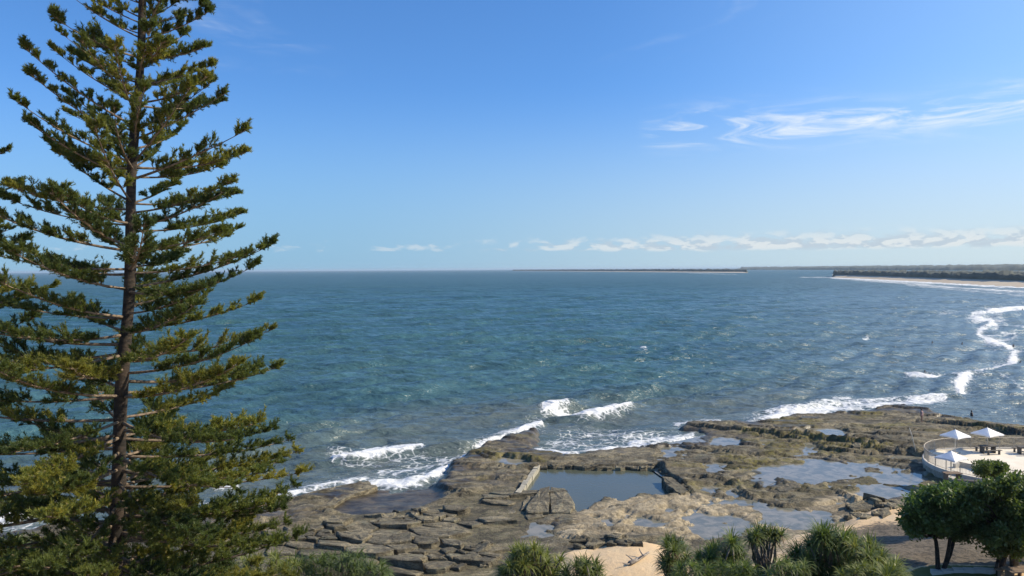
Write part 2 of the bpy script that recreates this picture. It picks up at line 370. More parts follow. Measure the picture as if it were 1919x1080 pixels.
def cells(x, y, seed):                        # jittered cells: distance to the border and a random value per cell
    ix = np.floor(x); iy = np.floor(y); d1 = np.full(x.shape, 9.0); d2 = np.full(x.shape, 9.0); v1 = np.zeros(x.shape)
    for ox in (-1, 0, 1):
        for oy in (-1, 0, 1):
            jx = ix + ox; jy = iy + oy; d = np.hypot(jx + .1 + .8 * hsh(jx, jy, seed) - x, jy + .1 + .8 * hsh(jx, jy, seed + 1) - y); v = hsh(jx, jy, seed + 2)
            nw = d < d1; d2 = np.where(nw, d1, np.minimum(d2, d)); v1 = np.where(nw, v, v1); d1 = np.where(nw, d, d1)
    return d2 - d1, v1
rx_ = (X + wx * .35) * .93 + (Y + wy * .3) * .36; ry_ = (Y + wy * .35) * .93 - (X + wx * .3) * .36
c1b, c1v = cells(rx_ / 3.6, ry_ / 2.1, 701); c2b, c2v = cells(rx_ / 1.3, ry_ / .85, 711)
crk = sst(fbm(X / 8, Y / 8, 3, 720), -.45, .35)
land = land + ((c1v - .5) * .15 - .20 * sst(c1b, .14, .0)) * crk + ((c2v - .5) * .07 - .11 * sst(c2b, .16, .0)) * sst(fbm(X / 5, Y / 5, 3, 730), -.3, .4)
tone_a = (c1v - .5) * .7 * crk + (c2v - .5) * .5
LEDGES = [([(1310, 800), (1390, 811), (1490, 823)], .55), ([(1505, 822), (1560, 831), (1628, 840)], .6), ([(1548, 843), (1590, 850), (1634, 852)], .4), ([(1634, 843), (1680, 850), (1730, 854)], .55),
          ([(1236, 878), (1255, 900), (1290, 922)], .45), ([(1300, 897), (1345, 901), (1372, 908), (1400, 930)], .3), ([(1430, 938), (1475, 950), (1500, 948)], .3), ([(1580, 930), (1620, 950), (1665, 958)], .35),
          ([(830, 912), (862, 925), (905, 930)], .35), ([(1005, 880), (1120, 880), (1237, 880)], .35), ([(1090, 1012), (1140, 1022), (1190, 1018)], .4), ([(1440, 915), (1500, 922)], .3), ([(905, 852), (985, 862)], .3),
          ([(1770, 797), (1850, 806), (1902, 816)], .6), ([(560, 985), (700, 985), (830, 965)], .3)]
for pl, a_ in LEDGES:
    d, sdn = seg_dist(px(pl, .7), X + wx * .12, Y + wy * .12, True)
    land = land + np.where(sdn > 0, a_ * np.exp(-d / 2.2), 0)
SLABZONE = [(430, 1015), (560, 985), (690, 955), (830, 945), (900, 925), (965, 905), (985, 925), (1000, 960), (985, 990), (960, 1012), (935, 1032), (930, 1100), (740, 1100), (500, 1052)]
slab_poly = px(SLABZONE, .7)
sz = sst(sd_poly(slab_poly, X, Y), -1.0, .6)
land = land * (1 - sz) + (.42 + fbm(X / 1.5, Y / 1.5, 3, 77) * .10) * sz
POOLS = [[(922, 866), (945, 858), (978, 860), (990, 872), (962, 881), (930, 878)],
         [(1480, 812), (1505, 805), (1560, 803), (1588, 810), (1575, 819), (1530, 820)],
         [(1318, 826), (1350, 820), (1395, 824), (1392, 838), (1340, 842)],
         [(1417, 880), (1440, 872), (1500, 868), (1540, 862), (1600, 872), (1625, 886), (1600, 893), (1560, 905), (1500, 912), (1462, 902), (1430, 918), (1420, 905)],
         [(1590, 912), (1640, 908), (1690, 915), (1712, 928), (1690, 938), (1620, 932)],
         [(1628, 892), (1680, 885), (1735, 888), (1740, 905), (1690, 910), (1655, 905)],
         [(1424, 945), (1470, 956), (1540, 958), (1556, 972), (1540, 990), (1490, 994), (1440, 988), (1425, 970)],
         [(1278, 968), (1300, 957), (1330, 968), (1362, 980), (1395, 972), (1424, 990), (1390, 1008), (1330, 1012), (1295, 1000)],
         [(1498, 836), (1520, 831), (1540, 836), (1520, 842)], [(1650, 858), (1690, 853), (1730, 858), (1726, 870), (1680, 864)],
         [(1594, 824), (1620, 822), (1640, 832), (1625, 838)], [(1318, 880), (1340, 872), (1356, 884), (1340, 898)],
         [(1122, 972), (1140, 968), (1154, 978), (1140, 990)], [(978, 996), (1005, 984), (1040, 980), (1048, 992), (1015, 1010), (985, 1008)],
         [(1238, 842), (1260, 838), (1282, 842), (1262, 848)], [(1340, 915), (1372, 918), (1395, 935), (1370, 932)]]
PUD = [(1180, 850), (1330, 815), (1500, 800), (1640, 800), (1725, 850), (1725, 945), (1600, 970), (1560, 1000), (1420, 1000), (1230, 1005), (1090, 1000), (1130, 950), (1300, 935)]
pud_w = px(PUD, .5); pk = sst(sd_poly(pud_w, X, Y), 0, 2.0)
pn = fbm(X / 3.4, Y / 2.2, 5, 741, .6)
land = np.maximum(land, .60 + .02 * fbm(X, Y, 2, 90) - 9 * pk * (pn > .02)); land = land - pk * .30 * sst(pn, .02, .34)
land = np.maximum(land, .30)
pools = []
for i, P in enumerate(POOLS):
    lv = .50 + .006 * (i % 7); Pw = px(P, lv); pools.append((Pw, lv))
    k = sst(sd_poly(Pw, X, Y) + fbm(X / 1.3, Y / 1.3, 4, 60 + i) * .75, -.35, .45)
    land = land * (1 - k) + (lv - .22 + fbm(X / 1.1, Y / 1.1, 3, 95) * .17) * k
BASIN = [(1010, 876), (1236, 879), (1290, 925), (1240, 936), (1205, 928), (1165, 946), (1135, 936), (1100, 962), (1080, 968), (1070, 945), (1020, 948), (968, 925)]
basin_w = px(BASIN, .38)
k = sst(sd_poly(basin_w, X, Y) + fbm(X / 1.2, Y / 1.2, 3, 71) * .3, -.15, .3)
land = land * (1 - k) + (.05 + .1 * fbm(X, Y, 2, 72)) * k
WETFLAT = [(590, 958), (640, 940), (690, 918), (745, 922), (815, 912), (836, 938), (800, 952), (740, 968), (640, 972)]
wf = sst(sd_poly(px(WETFLAT, .2), X, Y), -.6, .8)
land = land * (1 - wf) + (.20 + fbm(X / 2.5, Y / 1.4, 3, 73) * .05) * wf
edge = sst(sd, -.2, 1.3)
Z = np.where(sd > -.2, (-.25) * (1 - edge) + land * edge, -.25 + (sd + .2) * .3); Z = np.maximum(Z, -2.5)
# attributes
tan_p = px([(1030, 1015), (1085, 955), (1150, 935), (1290, 925), (1420, 935), (1430, 1000), (1300, 1015), (1160, 1010)], .6)
tan2 = px([(1400, 1010), (1560, 930), (1700, 940), (1730, 960), (1700, 1060), (1500, 1080)], .6)
tan3 = px([(1480, 900), (1520, 845), (1640, 855), (1650, 880), (1560, 870)], .6)
sandy = .72 * sst(sd_poly(tan_p, X, Y), -2.5, 2) + .85 * sst(sd_poly(tan2, X, Y), -2.5, 2) + .35 * sst(sd_poly(tan3, X, Y), -2, 1)
pd = np.full_like(X, 1e9)
for Pw, lv in pools: pd = np.minimum(pd, np.maximum(-sd_poly(Pw, X, Y), 0))
wet = np.clip(.08 + .40 * sst(fbm(X / 4, Y / 2.5, 4, 760), .0, .5) + np.exp(-np.maximum(sd, 0) / 2.2) * .9 + wf * .9 + .35 * np.exp(-pd / .7), 0, 1) * (1 - .6 * np.clip(sandy, 0, 1))
alg = np.clip(sst(fbm(X / 6, Y / 4, 3, 66), .05, .6) * sst(Y, 66, 78) * .9 + .25 * sz, 0, 1)
me = mesh_np('rock_shelf', np.stack([X, Y, Z], -1).reshape(-1, 3), grid_quads(*X.shape), smooth=True)
attr(me, 'sandy', np.clip(sandy, 0, 1)); attr(me, 'wet', wet); attr(me, 'algae', alg); attr(me, 'tone', tone_a)
shelf = tag(link('rock_shelf', me, MATS['rock']), kind='structure')
ZS = Z
def shelf_z(x, y):
    i = int(np.clip((y - 45) / GS, 0, len(ys) - 1)); j = int(np.clip((x + 50) / GS, 0, len(xs) - 1)); return float(ZS[i, j])

def flat_poly(name, P, z, mt, grow=1.0):
    P = np.array(P); c_ = P.mean(0); d = P - c_; P = c_ + d * (1 + grow / (np.linalg.norm(d, axis=1)[:, None] + .3))
    bm = bmesh.new(); f = bm.faces.new([bm.verts.new((x, y, z)) for x, y in P]); bm.normal_update()
    if f.normal.z < 0: f.normal_flip()
    bmesh.ops.triangulate(bm, faces=bm.faces[:]); m_ = bpy.data.meshes.new(name); bm.to_mesh(m_); bm.free()
    return link(name, m_, MATS[mt])
tag(flat_poly('tide_pool', pud_w, .488, 'pool_water', .2), kind='structure')
for Pw, lv in pools: tag(flat_poly('tide_pool', Pw, lv, 'pool_water', .9), kind='structure')
tag(flat_poly('swimming_basin_water', basin_w, .383, 'basin_water', .8), kind='structure')

# sand, dirt and lawn near the camera
gx = np.arange(-62, 118.01, .4); gy = np.arange(20, 90.01, .4); X, Y = np.meshgrid(gx, gy)
Zs = sand_z(X, Y); U, V_ = proj(X, Y, Zs)
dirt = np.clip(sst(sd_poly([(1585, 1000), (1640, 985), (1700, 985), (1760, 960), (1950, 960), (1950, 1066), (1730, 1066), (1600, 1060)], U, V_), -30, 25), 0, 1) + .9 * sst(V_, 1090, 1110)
lawn = sst(sd_poly([(1650, 1100), (1720, 1066), (1760, 1060), (1872, 1064), (1880, 1110), (1700, 1200)], U, V_), -6, 4)
me = mesh_np('beach_sand', np.stack([X, Y, Zs], -1).reshape(-1, 3), grid_quads(*X.shape), smooth=True)
attr(me, 'dirt', np.clip(dirt, 0, 1) * (1 - lawn)); attr(me, 'lawn', lawn)
tag(link('beach_sand', me, MATS['sand']), kind='structure')
me = mesh_np('ground', [(-400, -600, 2.2), (600, -600, 2.2), (600, 21, 2.2), (-400, 21, 2.2), (112, 21, 2.2), (600, 80, 1.4), (112, 88, 1.4)], [[0, 1, 2, 3], [4, 2, 5, 6]])
tag(link('ground', me, MATS['sand']), kind='structure')

# ------------------------------------------------------------------ sea
ang = np.concatenate([np.arange(-100, -42, 4.0), np.arange(-42, 42.01, .15), np.arange(46, 101, 4.0)])
rr = [44.0]
while rr[-1] < 1500: rr.append(rr[-1] * 1.0042)
while rr[-1] < 48000: rr.append(rr[-1] * 1.032)
rr = np.array(rr); AA, RR = np.meshgrid(R(1) * ang, rr)
X = RR * np.sin(AA); Y = RR * np.cos(AA); U, V_ = proj(X, Y, np.zeros_like(X)); U = np.where(Y > 1, U, 9999)
near = RR < 420
sdS = np.full_like(X, -200.0); sdS[near] = sd_poly(shore_w, X[near], Y[near])
wdir = np.array([.46, -.888]); Z = np.zeros_like(X)
fade = sst(RR, 1900, 600); calm = .30 + .70 * sst(-sdS, 0, 22)
for i in range(30):
    lam = 1.8 * (1.105 ** i) * rng.uniform(.9, 1.1); th = rng.normal(0, .55 if i < 16 else .2)
    d = np.array([wdir[0] * math.cos(th) - wdir[1] * math.sin(th), wdir[0] * math.sin(th) + wdir[1] * math.cos(th)])
    a_ = .026 * lam ** .72 * (1 if lam < 16 else .6); ph = (X * d[0] + Y * d[1]) * 2 * math.pi / lam + rng.uniform(0, 6.28)
    g = .5 + .9 * vn(X / (lam * 3.1), Y / (lam * 3.1), 200 + i)
    Z += a_ * g * (np.sin(ph) + .22 * np.cos(2 * ph)) * fade * calm * np.clip((lam / (RR * .0046 + .2) - 1.2) / 2, 0, 1)
def crest(pts, h, w_, z=0.3):
    P = px(pts, z); d, sdn = seg_dist(P, X, Y, True)
    tip = np.ones_like(X)
    e0, e1 = np.array(P[0]), np.array(P[-1])
    return h * np.where(sdn > 0, np.exp(-(d / (w_ * 1.7)) ** 2), np.exp(-(d / (w_ * .55)) ** 2))
for pts, h, w_ in [([(600, 862), (640, 858), (700, 850), (780, 841), (860, 836), (940, 828)], .75, 1.5), ([(960, 790), (1022, 772), (1060, 766), (1100, 752)], .55, 1.8),
                   ([(1050, 786), (1095, 783), (1150, 774), (1200, 760)], .75, 1.6), ([(700, 722), (800, 716), (900, 710)], .45, 2.4), ([(560, 800), (700, 790), (860, 775)], .45, 2.2),
                   ([(1480, 770), (1560, 756), (1650, 750), (1760, 745)], .6, 2.0), ([(880, 836), (950, 815), (1010, 797)], .4, 1.2), ([(0, 962), (60, 958), (110, 945)], .5, 1.2)]:
    Z[near] += crest(pts, h, w_)[near] * (.7 + .5 * vn(X / 4, Y / 4, 301))[near] * sst(-sdS, -.4, 1.6)[near]
foam = np.zeros_like(X)
def ftr(pts, wd, I, poly=False):             # foam patch: along a line (half width wd in photo pixels) or over an area
    global foam
    sel = (Y > 1) & (U > min(p[0] for p in pts) - 80) & (U < max(p[0] for p in pts) + 80) & (V_ > min(p[1] for p in pts) - 50) & (V_ < max(p[1] for p in pts) + 50)
    if not sel.any(): return
    u = U[sel] + 6.0 * fbm(X[sel] / 7, Y[sel] / 13, 3, 811); v = V_[sel] + (2.6 if min(p[1] for p in pts) > 560 else .5) * fbm(X[sel] / 6, Y[sel] / 11, 3, 812)
    if poly: k_ = I * sst(sd_poly(pts, u, v), -wd, wd)
    else:
        d = seg_dist([(p[0], p[1] * 1.0) for p in pts], u, v); k_ = np.maximum(I * np.exp(-(d / wd) ** 2), .46 * min(I, 1) * np.exp(-(d / (wd * 2.4)) ** 2))
    foam[sel] = np.maximum(foam[sel], k_)
ftr([(627, 858), (660, 856), (700, 851), (745, 846), (782, 839)], 6.5, 1.15)
ftr([(650, 866), (720, 862), (800, 858)], 9, .42)
ftr([(1022, 776), (1042, 772), (1062, 766)], 6.5, 1.1); ftr([(1062, 779), (1095, 783), (1125, 780), (1150, 773), (1178, 764)], 5.5, 1.15); ftr([(1040, 778), (1070, 778)], 5, .8)
ftr([(470, 952), (520, 932), (560, 918), (620, 908), (690, 898)], 9, .85); ftr([(500, 945), (560, 912), (640, 900)], 15, .6); ftr([(540, 922), (690, 892)], 9, .6)
ftr([(700, 906), (750, 908), (800, 902), (828, 884)], 11, 1.05); ftr([(715, 885), (780, 880), (850, 860)], 16, .55); ftr([(690, 870), (800, 868)], 14, .36)
ftr([(828, 886), (870, 852), (905, 835), (950, 818), (985, 806), (1012, 798)], 6.5, 1.0); ftr([(900, 826), (1010, 800)], 7, .7)
ftr([(1015, 832), (1050, 806), (1150, 800), (1260, 806), (1292, 826), (1150, 846), (1050, 854)], 14, .50, True)
ftr([(1000, 846), (1060, 857), (1150, 848), (1220, 839), (1295, 829)], 5.5, .95); ftr([(1180, 838), (1230, 826), (1296, 822)], 9, .8)
ftr([(1268, 797), (1310, 793), (1345, 796)], 4, .95); ftr([(1400, 797), (1432, 792), (1480, 778), (1560, 770), (1640, 764), (1700, 757), (1770, 750)], 7.5, 1.0); ftr([(1440, 780), (1560, 762), (1640, 756), (1740, 754)], 8, .62)
ftr([(1560, 752), (1592, 748)], 5, .85); ftr([(1740, 754), (1780, 742), (1800, 726)], 6, .55)
ftr([(1795, 728), (1802, 716), (1815, 706)], 9, 1.2); ftr([(1815, 706), (1842, 702), (1872, 694), (1892, 684), (1904, 668), (1898, 656), (1880, 648), (1856, 640)], 6.0, 1.2); ftr([(1866, 690), (1888, 682), (1902, 664)], 8, 1.1)
ftr([(1856, 640), (1838, 632), (1832, 622), (1850, 612), (1862, 606), (1845, 598), (1828, 600), (1822, 592), (1850, 584), (1890, 580), (1930, 577)], 5, 1.05); ftr([(1815, 598), (1838, 588), (1880, 592), (1862, 618)], 9, .55)
ftr([(1698, 702), (1740, 704), (1796, 707)], 3.5, .85); ftr([(1880, 649), (1900, 656), (1925, 668)], 3, .7); ftr([(1860, 600), (1892, 608), (1925, 620)], 3, .75); ftr([(1846, 662), (1880, 659)], 2, .6)
ftr([(1740, 590), (1790, 587), (1830, 586)], 3, .45); ftr([(1880, 706), (1900, 716), (1925, 728)], 4, .55); ftr([(1850, 640), (1880, 628), (1904, 624), (1900, 634), (1870, 640)], 4, .6)
ftr([(1560, 519.5), (1650, 524), (1760, 530), (1919, 539), (2000, 545)], 2.6, .9); ftr([(1600, 523), (1700, 530), (1800, 540), (1925, 549)], 3.4, .66); ftr([(1700, 533), (1800, 545), (1925, 556)], 3, .5); ftr([(1290, 511), (1380, 514)], 1.0, .5); ftr([(1500, 519), (1600, 519.5)], 1.2, .6)
ftr([(-60, 985), (0, 972), (60, 960), (110, 946)], 9, 1.0); ftr([(-60, 1000), (60, 985), (130, 980)], 13, .5); ftr([(150, 930), (220, 920)], 7, .6); ftr([(405, 912), (445, 907)], 3, .9); ftr([(330, 945), (480, 935)], 10, .5); ftr([(1198, 656), (1206, 658)], 2.5, .9); ftr([(1622, 634), (1630, 632)], 2, .9)
foam *= np.where(near, sst(sdS, 1.5, .2) * .0 + 1, 1)
Z = np.where(sdS > 2.2, -.35, Z)
Z += np.where(near & (sdS < 2.2), sst(foam, .5, 1.0) * (.10 + .22 * vn(X / 1.1, Y / 1.1, 400)), 0)
shallow = np.clip(sst(-sdS, 38, 3) * .9 + .25 * sst(-sdS, 60, 12) * vn(X / 20, Y / 9, 88), 0, .9); shallow[~near] = 0
shallow *= sst(U, 1640, 1420) * .6 + .4
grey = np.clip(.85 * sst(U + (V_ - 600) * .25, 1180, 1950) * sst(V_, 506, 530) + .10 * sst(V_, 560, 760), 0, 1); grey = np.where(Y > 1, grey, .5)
me = mesh_np('sea', np.stack([X, Y, Z], -1).reshape(-1, 3), grid_quads(*X.shape)[:, ::-1], smooth=True)
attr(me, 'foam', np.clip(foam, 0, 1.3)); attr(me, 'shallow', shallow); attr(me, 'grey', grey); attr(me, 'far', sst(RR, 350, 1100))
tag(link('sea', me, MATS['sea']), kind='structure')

# ------------------------------------------------------------------ far coast
def coast(line, offs, name, mt, kind='structure', seed=1, amp=0.0, fx=30.0, n=240, sub=1):
    line = np.array(line); t = np.linspace(0, 1, n); tt = np.linspace(0, 1, len(line))
    L = np.stack([np.interp(t, tt, line[:, 0]), np.interp(t, tt, line[:, 1])], 1); V = []
    dirs = L / np.linalg.norm(L, axis=1)[:, None]
    for o_, z in offs:
        P = L + dirs * o_; ends = np.minimum(1, np.minimum(t, 1 - t) * n / 5)
        zz = z * (ends if z > 0 else 1) + (amp * fbm(P[:, 0] / fx, P[:, 1] / fx + o_, 4, seed) * ends if z > 3 else 0)
        V.append(np.concatenate([P, zz[:, None] if np.ndim(zz) else np.full((n, 1), zz)], 1))
    me = mesh_np(name, np.concatenate(V), grid_quads(len(offs), n), smooth=True)
    return tag(link(name, me, MATS[mt]), kind=kind)
spit = px([(1560, 519.5), (1620, 522), (1700, 526), (1800, 531.5), (1919, 538), (2050, 546), (2300, 562)])
coast(spit, [(-6, -1), (25, 1.0), (70, 3.0), (100, 5.0), (140, 5.5), (700, 4), (900, -2)], 'spit_beach', 'far_sand')
sp2 = [tuple(np.array(p) * (1 + 95 / np.hypot(*p))) for p in spit]
coast(sp2, [(0, 2), (3, 8), (10, 11.0), (25, 12.5), (50, 13.5), (90, 12), (130, 6), (150, 2)], 'spit_forest', 'forest', 'stuff', 5, 2.6, 26.0, 500)
def polar(u, r): d = ray(u, 505); a_ = math.atan2(d[0], d[1]); return (r * math.sin(a_), r * math.cos(a_))
isl = [polar(960, 9000), polar(1030, 7200), polar(1150, 5200), polar(1300, 3900), polar(1402, 3350)]
coast(isl, [(-20, -1), (60, 2.0), (120, 4.0), (500, 4.0), (700, -2)], 'island_beach', 'far_sand')
coast([tuple(np.array(p) * (1 + 110 / np.hypot(*p))) for p in isl], [(0, 2), (10, 11), (40, 15.0), (120, 16), (300, 14), (330, 2)], 'island_forest', 'forest', 'stuff', 6, 3.0, 22.0, 700)
mainl = [polar(1385, 8200), polar(1500, 7200), polar(1650, 5600), polar(1800, 4600), polar(1919, 4200), polar(2200, 3600)]
coast(mainl, [(-30, -1), (15, 12), (80, 19), (600, 27), (1600, 31), (2000, -2)], 'mainland_forest', 'forest', 'stuff', 7, 4.0, 60.0, 500)
mid = [polar(1560, 2700), polar(1700, 2200), polar(1919, 1750), polar(2200, 1500)]
coast(mid, [(-10, -1), (6, 7), (40, 10), (200, 11), (260, 2)], 'flat_forest', 'forest', 'stuff', 8, 2.0, 14.0, 600)

# ------------------------------------------------------------------ rock slabs and stones of the shelf
def rock_mesh(P, thick, seed, tilt=(0, 0), rough=.12, bev=.10):
    """P: convex outline (local metres). Irregular stone slab with a worn rim and an uneven top."""
    r_ = np.random.default_rng(seed); P = np.asarray(P, float); n0 = len(P); Q = []
    for i in range(n0):
        a, b = P[i], P[(i + 1) % n0]; L = np.linalg.norm(b - a); k = max(1, min(4, int(L / .55)))
        for j in range(k):
            q = a + (b - a) * (j / k); Q.append(q + r_.normal(0, rough * min(.5, L / 3), 2) * (1 if j else .5))
    Q = np.array(Q); n = len(Q); c_ = Q.mean(0); D = c_ - Q; dl = np.linalg.norm(D, axis=1)[:, None]
    def zt(p): return p[:, 0] * tilt[0] + p[:, 1] * tilt[1]
    Q1 = Q + D / dl * np.minimum(bev, dl * .3); Q2 = Q + D * .45; base = Q - D / dl * .08
    V = [np.c_[base, np.full(n, -thick * 1.6)], np.c_[Q + r_.normal(0, .03, Q.shape), zt(Q) - thick * r_.uniform(.25, .5, n)], np.c_[Q, zt(Q) - bev * .5 + r_.normal(0, .015, n)],
         np.c_[Q1, zt(Q1) + r_.normal(0, .02, n)], np.c_[Q2, zt(Q2) + r_.normal(0, .035, n)], np.array([[*c_, zt(c_[None])[0] + r_.normal(0, .03)]])]
    q = []
    for k in range(4):
        for j in range(n): q.append([k * n + j, k * n + (j + 1) % n, (k + 1) * n + (j + 1) % n, (k + 1) * n + j])
    t = [[4 * n + j, 4 * n + (j + 1) % n, 5 * n] for j in range(n)]
    return mesh_np('rock_slab', np.concatenate(V), q, t, False)
def ccw(P):
    P = np.asarray(P); a = np.sum(P[:, 0] * np.roll(P[:, 1], -1) - P[:, 1] * np.roll(P[:, 0], -1)); return P if a > 0 else P[::-1]
def add_slab(Pw, z, thick, seed, tilt=(0, 0), name='rock_slab', rough=.12, bev=.10, label=None):
    Pw = ccw(Pw); c_ = Pw.mean(0); o = link(name, rock_mesh(Pw - c_, thick, seed, tilt, rough, bev), MATS['rock'], shelf)
    o.location = (c_[0], c_[1], z)
    if label: o['label'] = label
    return o
def clip_half(P, m_, nrm):
    o = []; n = len(P)
    for i in range(n):
        a, b = P[i], P[(i + 1) % n]; da = np.dot(a - m_, nrm); db = np.dot(b - m_, nrm)
        if da <= 0: o.append(a)
        if (da < 0 < db) or (db < 0 < da): o.append(a + (b - a) * (da / (da - db)))
    return o
def voronoi(seeds):
    cells = []
    for i, s_ in enumerate(seeds):
        P = [s_ + np.array(d) * 5.0 for d in ((-1, -1), (1, -1), (1, 1), (-1, 1))]
        for j in np.argsort(((seeds - s_) ** 2).sum(1))[1:20]:
            P = clip_half(P, (s_ + seeds[j]) / 2, seeds[j] - s_)
            if len(P) < 3: break
        cells.append(np.array(P) if len(P) >= 3 else None)
    return cells
sp = np.array(slab_poly); lo, hi = sp.min(0), sp.max(0)
St = np.array([[1 / 1.5, 0], [0, 1.0]]); rot_ = np.array([[math.cos(.35), -math.sin(.35)], [math.sin(.35), math.cos(.35)]]); TF = St @ rot_; TI = np.linalg.inv(TF)
seeds = []
for _ in range(9000):
    p = lo + (hi - lo) * rng.random(2)
    if not inside(slab_poly, np.array([p[0]]), np.array([p[1]]))[0]: continue
    md = .62 + 1.25 * vn(np.array([p[0] / 5.0]), np.array([p[1] / 4.0]), 511)[0] ** 1.5 * 1.9; q = TF @ p
    if all(np.hypot(*(q - s_)) > md for s_ in seeds): seeds.append(q)
    if len(seeds) > 215: break
seeds = np.array(seeds)
for i, c_ in enumerate(voronoi(seeds)):
    if c_ is None or rng.random() < .09: continue
    P = c_ @ TI.T; m_ = P.mean(0)
    if np.abs(P - m_).max() > 5.2 or not inside(slab_poly, np.array([m_[0]]), np.array([m_[1]]))[0]: continue
    d = P - m_; size = np.linalg.norm(d, axis=1).mean(); P = m_ + d * (1 - (.05 + .11 * rng.random()) / max(size, .3))
    z = .66 + .16 * fbm(m_[0:1] / 4, m_[1:2] / 4, 3, 520)[0] + rng.normal(0, .13) + .02 * max(0, 66 - m_[1])
    add_slab(P, z, .45, 1000 + i, (rng.normal(0, .05) + .01, rng.normal(-.055, .06)))
# single stones that stand out
def px_slab(pts, z, thick, seed, tilt=(0, 0), label=None, **k): return add_slab(np.array(px(pts, z)), z, thick, seed, tilt, label=label, **k)
px_slab([(540, 934), (605, 917), (690, 903), (708, 914), (660, 928), (625, 946), (600, 952)], .55, .7, 1, (0.0, .015), 'flat red brown rock slab reaching into the foam')
px_slab([(985, 950), (1012, 918), (1030, 914), (1028, 958), (990, 959)], 1.0, .9, 2, (0, .03)); px_slab([(1031, 914), (1058, 918), (1078, 945), (1070, 960), (1032, 958)], .95, .9, 3, (.03, .02))
px_slab([(980, 940), (1000, 921), (1008, 920), (985, 955), (976, 957)], .7, .6, 4); px_slab([(985, 966), (1015, 960), (1020, 968), (990, 972)], .75, .4, 5)
px_slab([(1455, 915), (1475, 906), (1500, 908), (1498, 918), (1478, 922), (1460, 920)], .85, .5, 6, (.05, 0), 'tan boulder lying in the wide tide pool')
px_slab([(1596, 834), (1604, 829), (1614, 832), (1612, 838), (1600, 838)], 1.2, .7, 7, label='small dark boulder on the ledge')
px_slab([(1640, 958), (1664, 950), (1672, 962), (1655, 970)], 1.25, .6, 8); px_slab([(1590, 946), (1625, 938), (1640, 952), (1600, 956)], 1.0, .4, 9, (0, .05))
px_slab([(1135, 942), (1160, 938), (1184, 944), (1172, 953), (1142, 952)], .72, .4, 10); px_slab([(1240, 895), (1258, 896), (1290, 918), (1275, 924), (1252, 912)], .95, .7, 11, (0, .03))
for i in range(64):
    zone = [(px([(690, 952), (830, 948), (840, 985), (700, 985)], .8), 16), (px([(1050, 1008), (1200, 1004), (1200, 1030), (1080, 1032)], .9), 14), (px([(1570, 930), (1690, 940), (1670, 985), (1560, 975)], .9), 16), (px([(820, 1020), (930, 1000), (935, 1085), (800, 1085)], .8), 18)]
    acc = 0
    for zp, cnt in zone:
        acc += cnt
        if i < acc: break
    zp = np.array(zp); a_ = rng.dirichlet(np.ones(len(zp))); c_ = (zp * a_[:, None]).sum(0); r_ = rng.uniform(.3, .8); th = np.sort(rng.uniform(0, 6.28, 7))
    P = c_ + np.stack([np.cos(th) * r_ * rng.uniform(.8, 1.5), np.sin(th) * r_], 1) * rng.uniform(.75, 1.1, (7, 1))
    z0 = max(shelf_z(*c_), gz(*c_)); add_slab(P, z0 + rng.uniform(.10, .34), .3, 3000 + i, (rng.normal(0, .12), rng.normal(0, .12)), 'stone')

rim = np.array(px([(1016, 873), (1090, 875), (1165, 876), (1238, 877), (1262, 898), (1292, 922)], .7)); rl = np.r_[0, np.cumsum(np.linalg.norm(np.diff(rim, axis=0), axis=1))]
for i, s_ in enumerate(np.arange(.4, rl[-1], .82)):
    c_ = np.array([np.interp(s_, rl, rim[:, 0]), np.interp(s_, rl, rim[:, 1])]) + rng.normal(0, .12, 2); th = np.sort(rng.uniform(0, 6.28, 8)); r_ = rng.uniform(.34, .62)
    add_slab(c_ + np.stack([np.cos(th) * r_ * 1.2, np.sin(th) * r_ * .8], 1), .74 + rng.normal(0, .06), .4, 3500 + i, (rng.normal(0, .08), rng.normal(0, .08)), 'stone')

# concrete side wall of the sea pool
a, b = gp(1008, 872, .9), gp(970, 925, .9); d = b - a; L = np.linalg.norm(d); nseg = 7
wt = empty('sea_pool_wall', tuple((a + b) / 2 * np.array([1, 1, 0])))
tag(wt, 'weathered concrete side wall of the rock swimming pool beside brown reef', 'wall')
for i in range(nseg):
    p = a + d * ((i + .5) / nseg) - np.array((a + b) / 2 * np.array([1, 1, 0]))
    mb = MB(); hh = 1.2
    mb.box((0, 0, 0), (L / nseg - .03, .42 + rng.uniform(-.05, .05), hh)); V = mb.v[0]; V += rng.normal(0, .03, V.shape)
    o = mb.build('wall_block', MATS['old_concrete'], wt); o.location = (p[0], p[1], .9 - hh / 2 + rng.normal(0, .03)); o.rotation_euler = (0, 0, math.atan2(d[1], d[0]))

# ------------------------------------------------------------------ Norfolk pines
def unit(v): return v / (np.linalg.norm(v, axis=-1, keepdims=True) + 1e-9)
def needles(P0, Dr, Ln, n, ln, wd, r_):
    """brush of short needles round each shoot: P0,Dr (k,3), Ln (k,)"""
    k = len(P0); s_ = r_.random((k, n)); base = P0[:, None] + Dr[:, None] * (s_ * Ln[:, None])[..., None]
    rad = r_.normal(0, 1, (k, n, 3)); rad -= (rad * Dr[:, None]).sum(-1, keepdims=True) * Dr[:, None]; rad = unit(rad)
    rad[..., 2] += .25
    tip = base + (Dr[:, None] * .75 + rad * .75) * (ln * r_.uniform(.7, 1.25, (k, n)))[..., None]
    sd2 = unit(np.cross(tip - base, r_.normal(0, 1, (k, n, 3)))) * wd
    V = np.stack([base - sd2, base + sd2, tip], 2).reshape(-1, 3)
    return V, np.arange(len(V)).reshape(-1, 3)
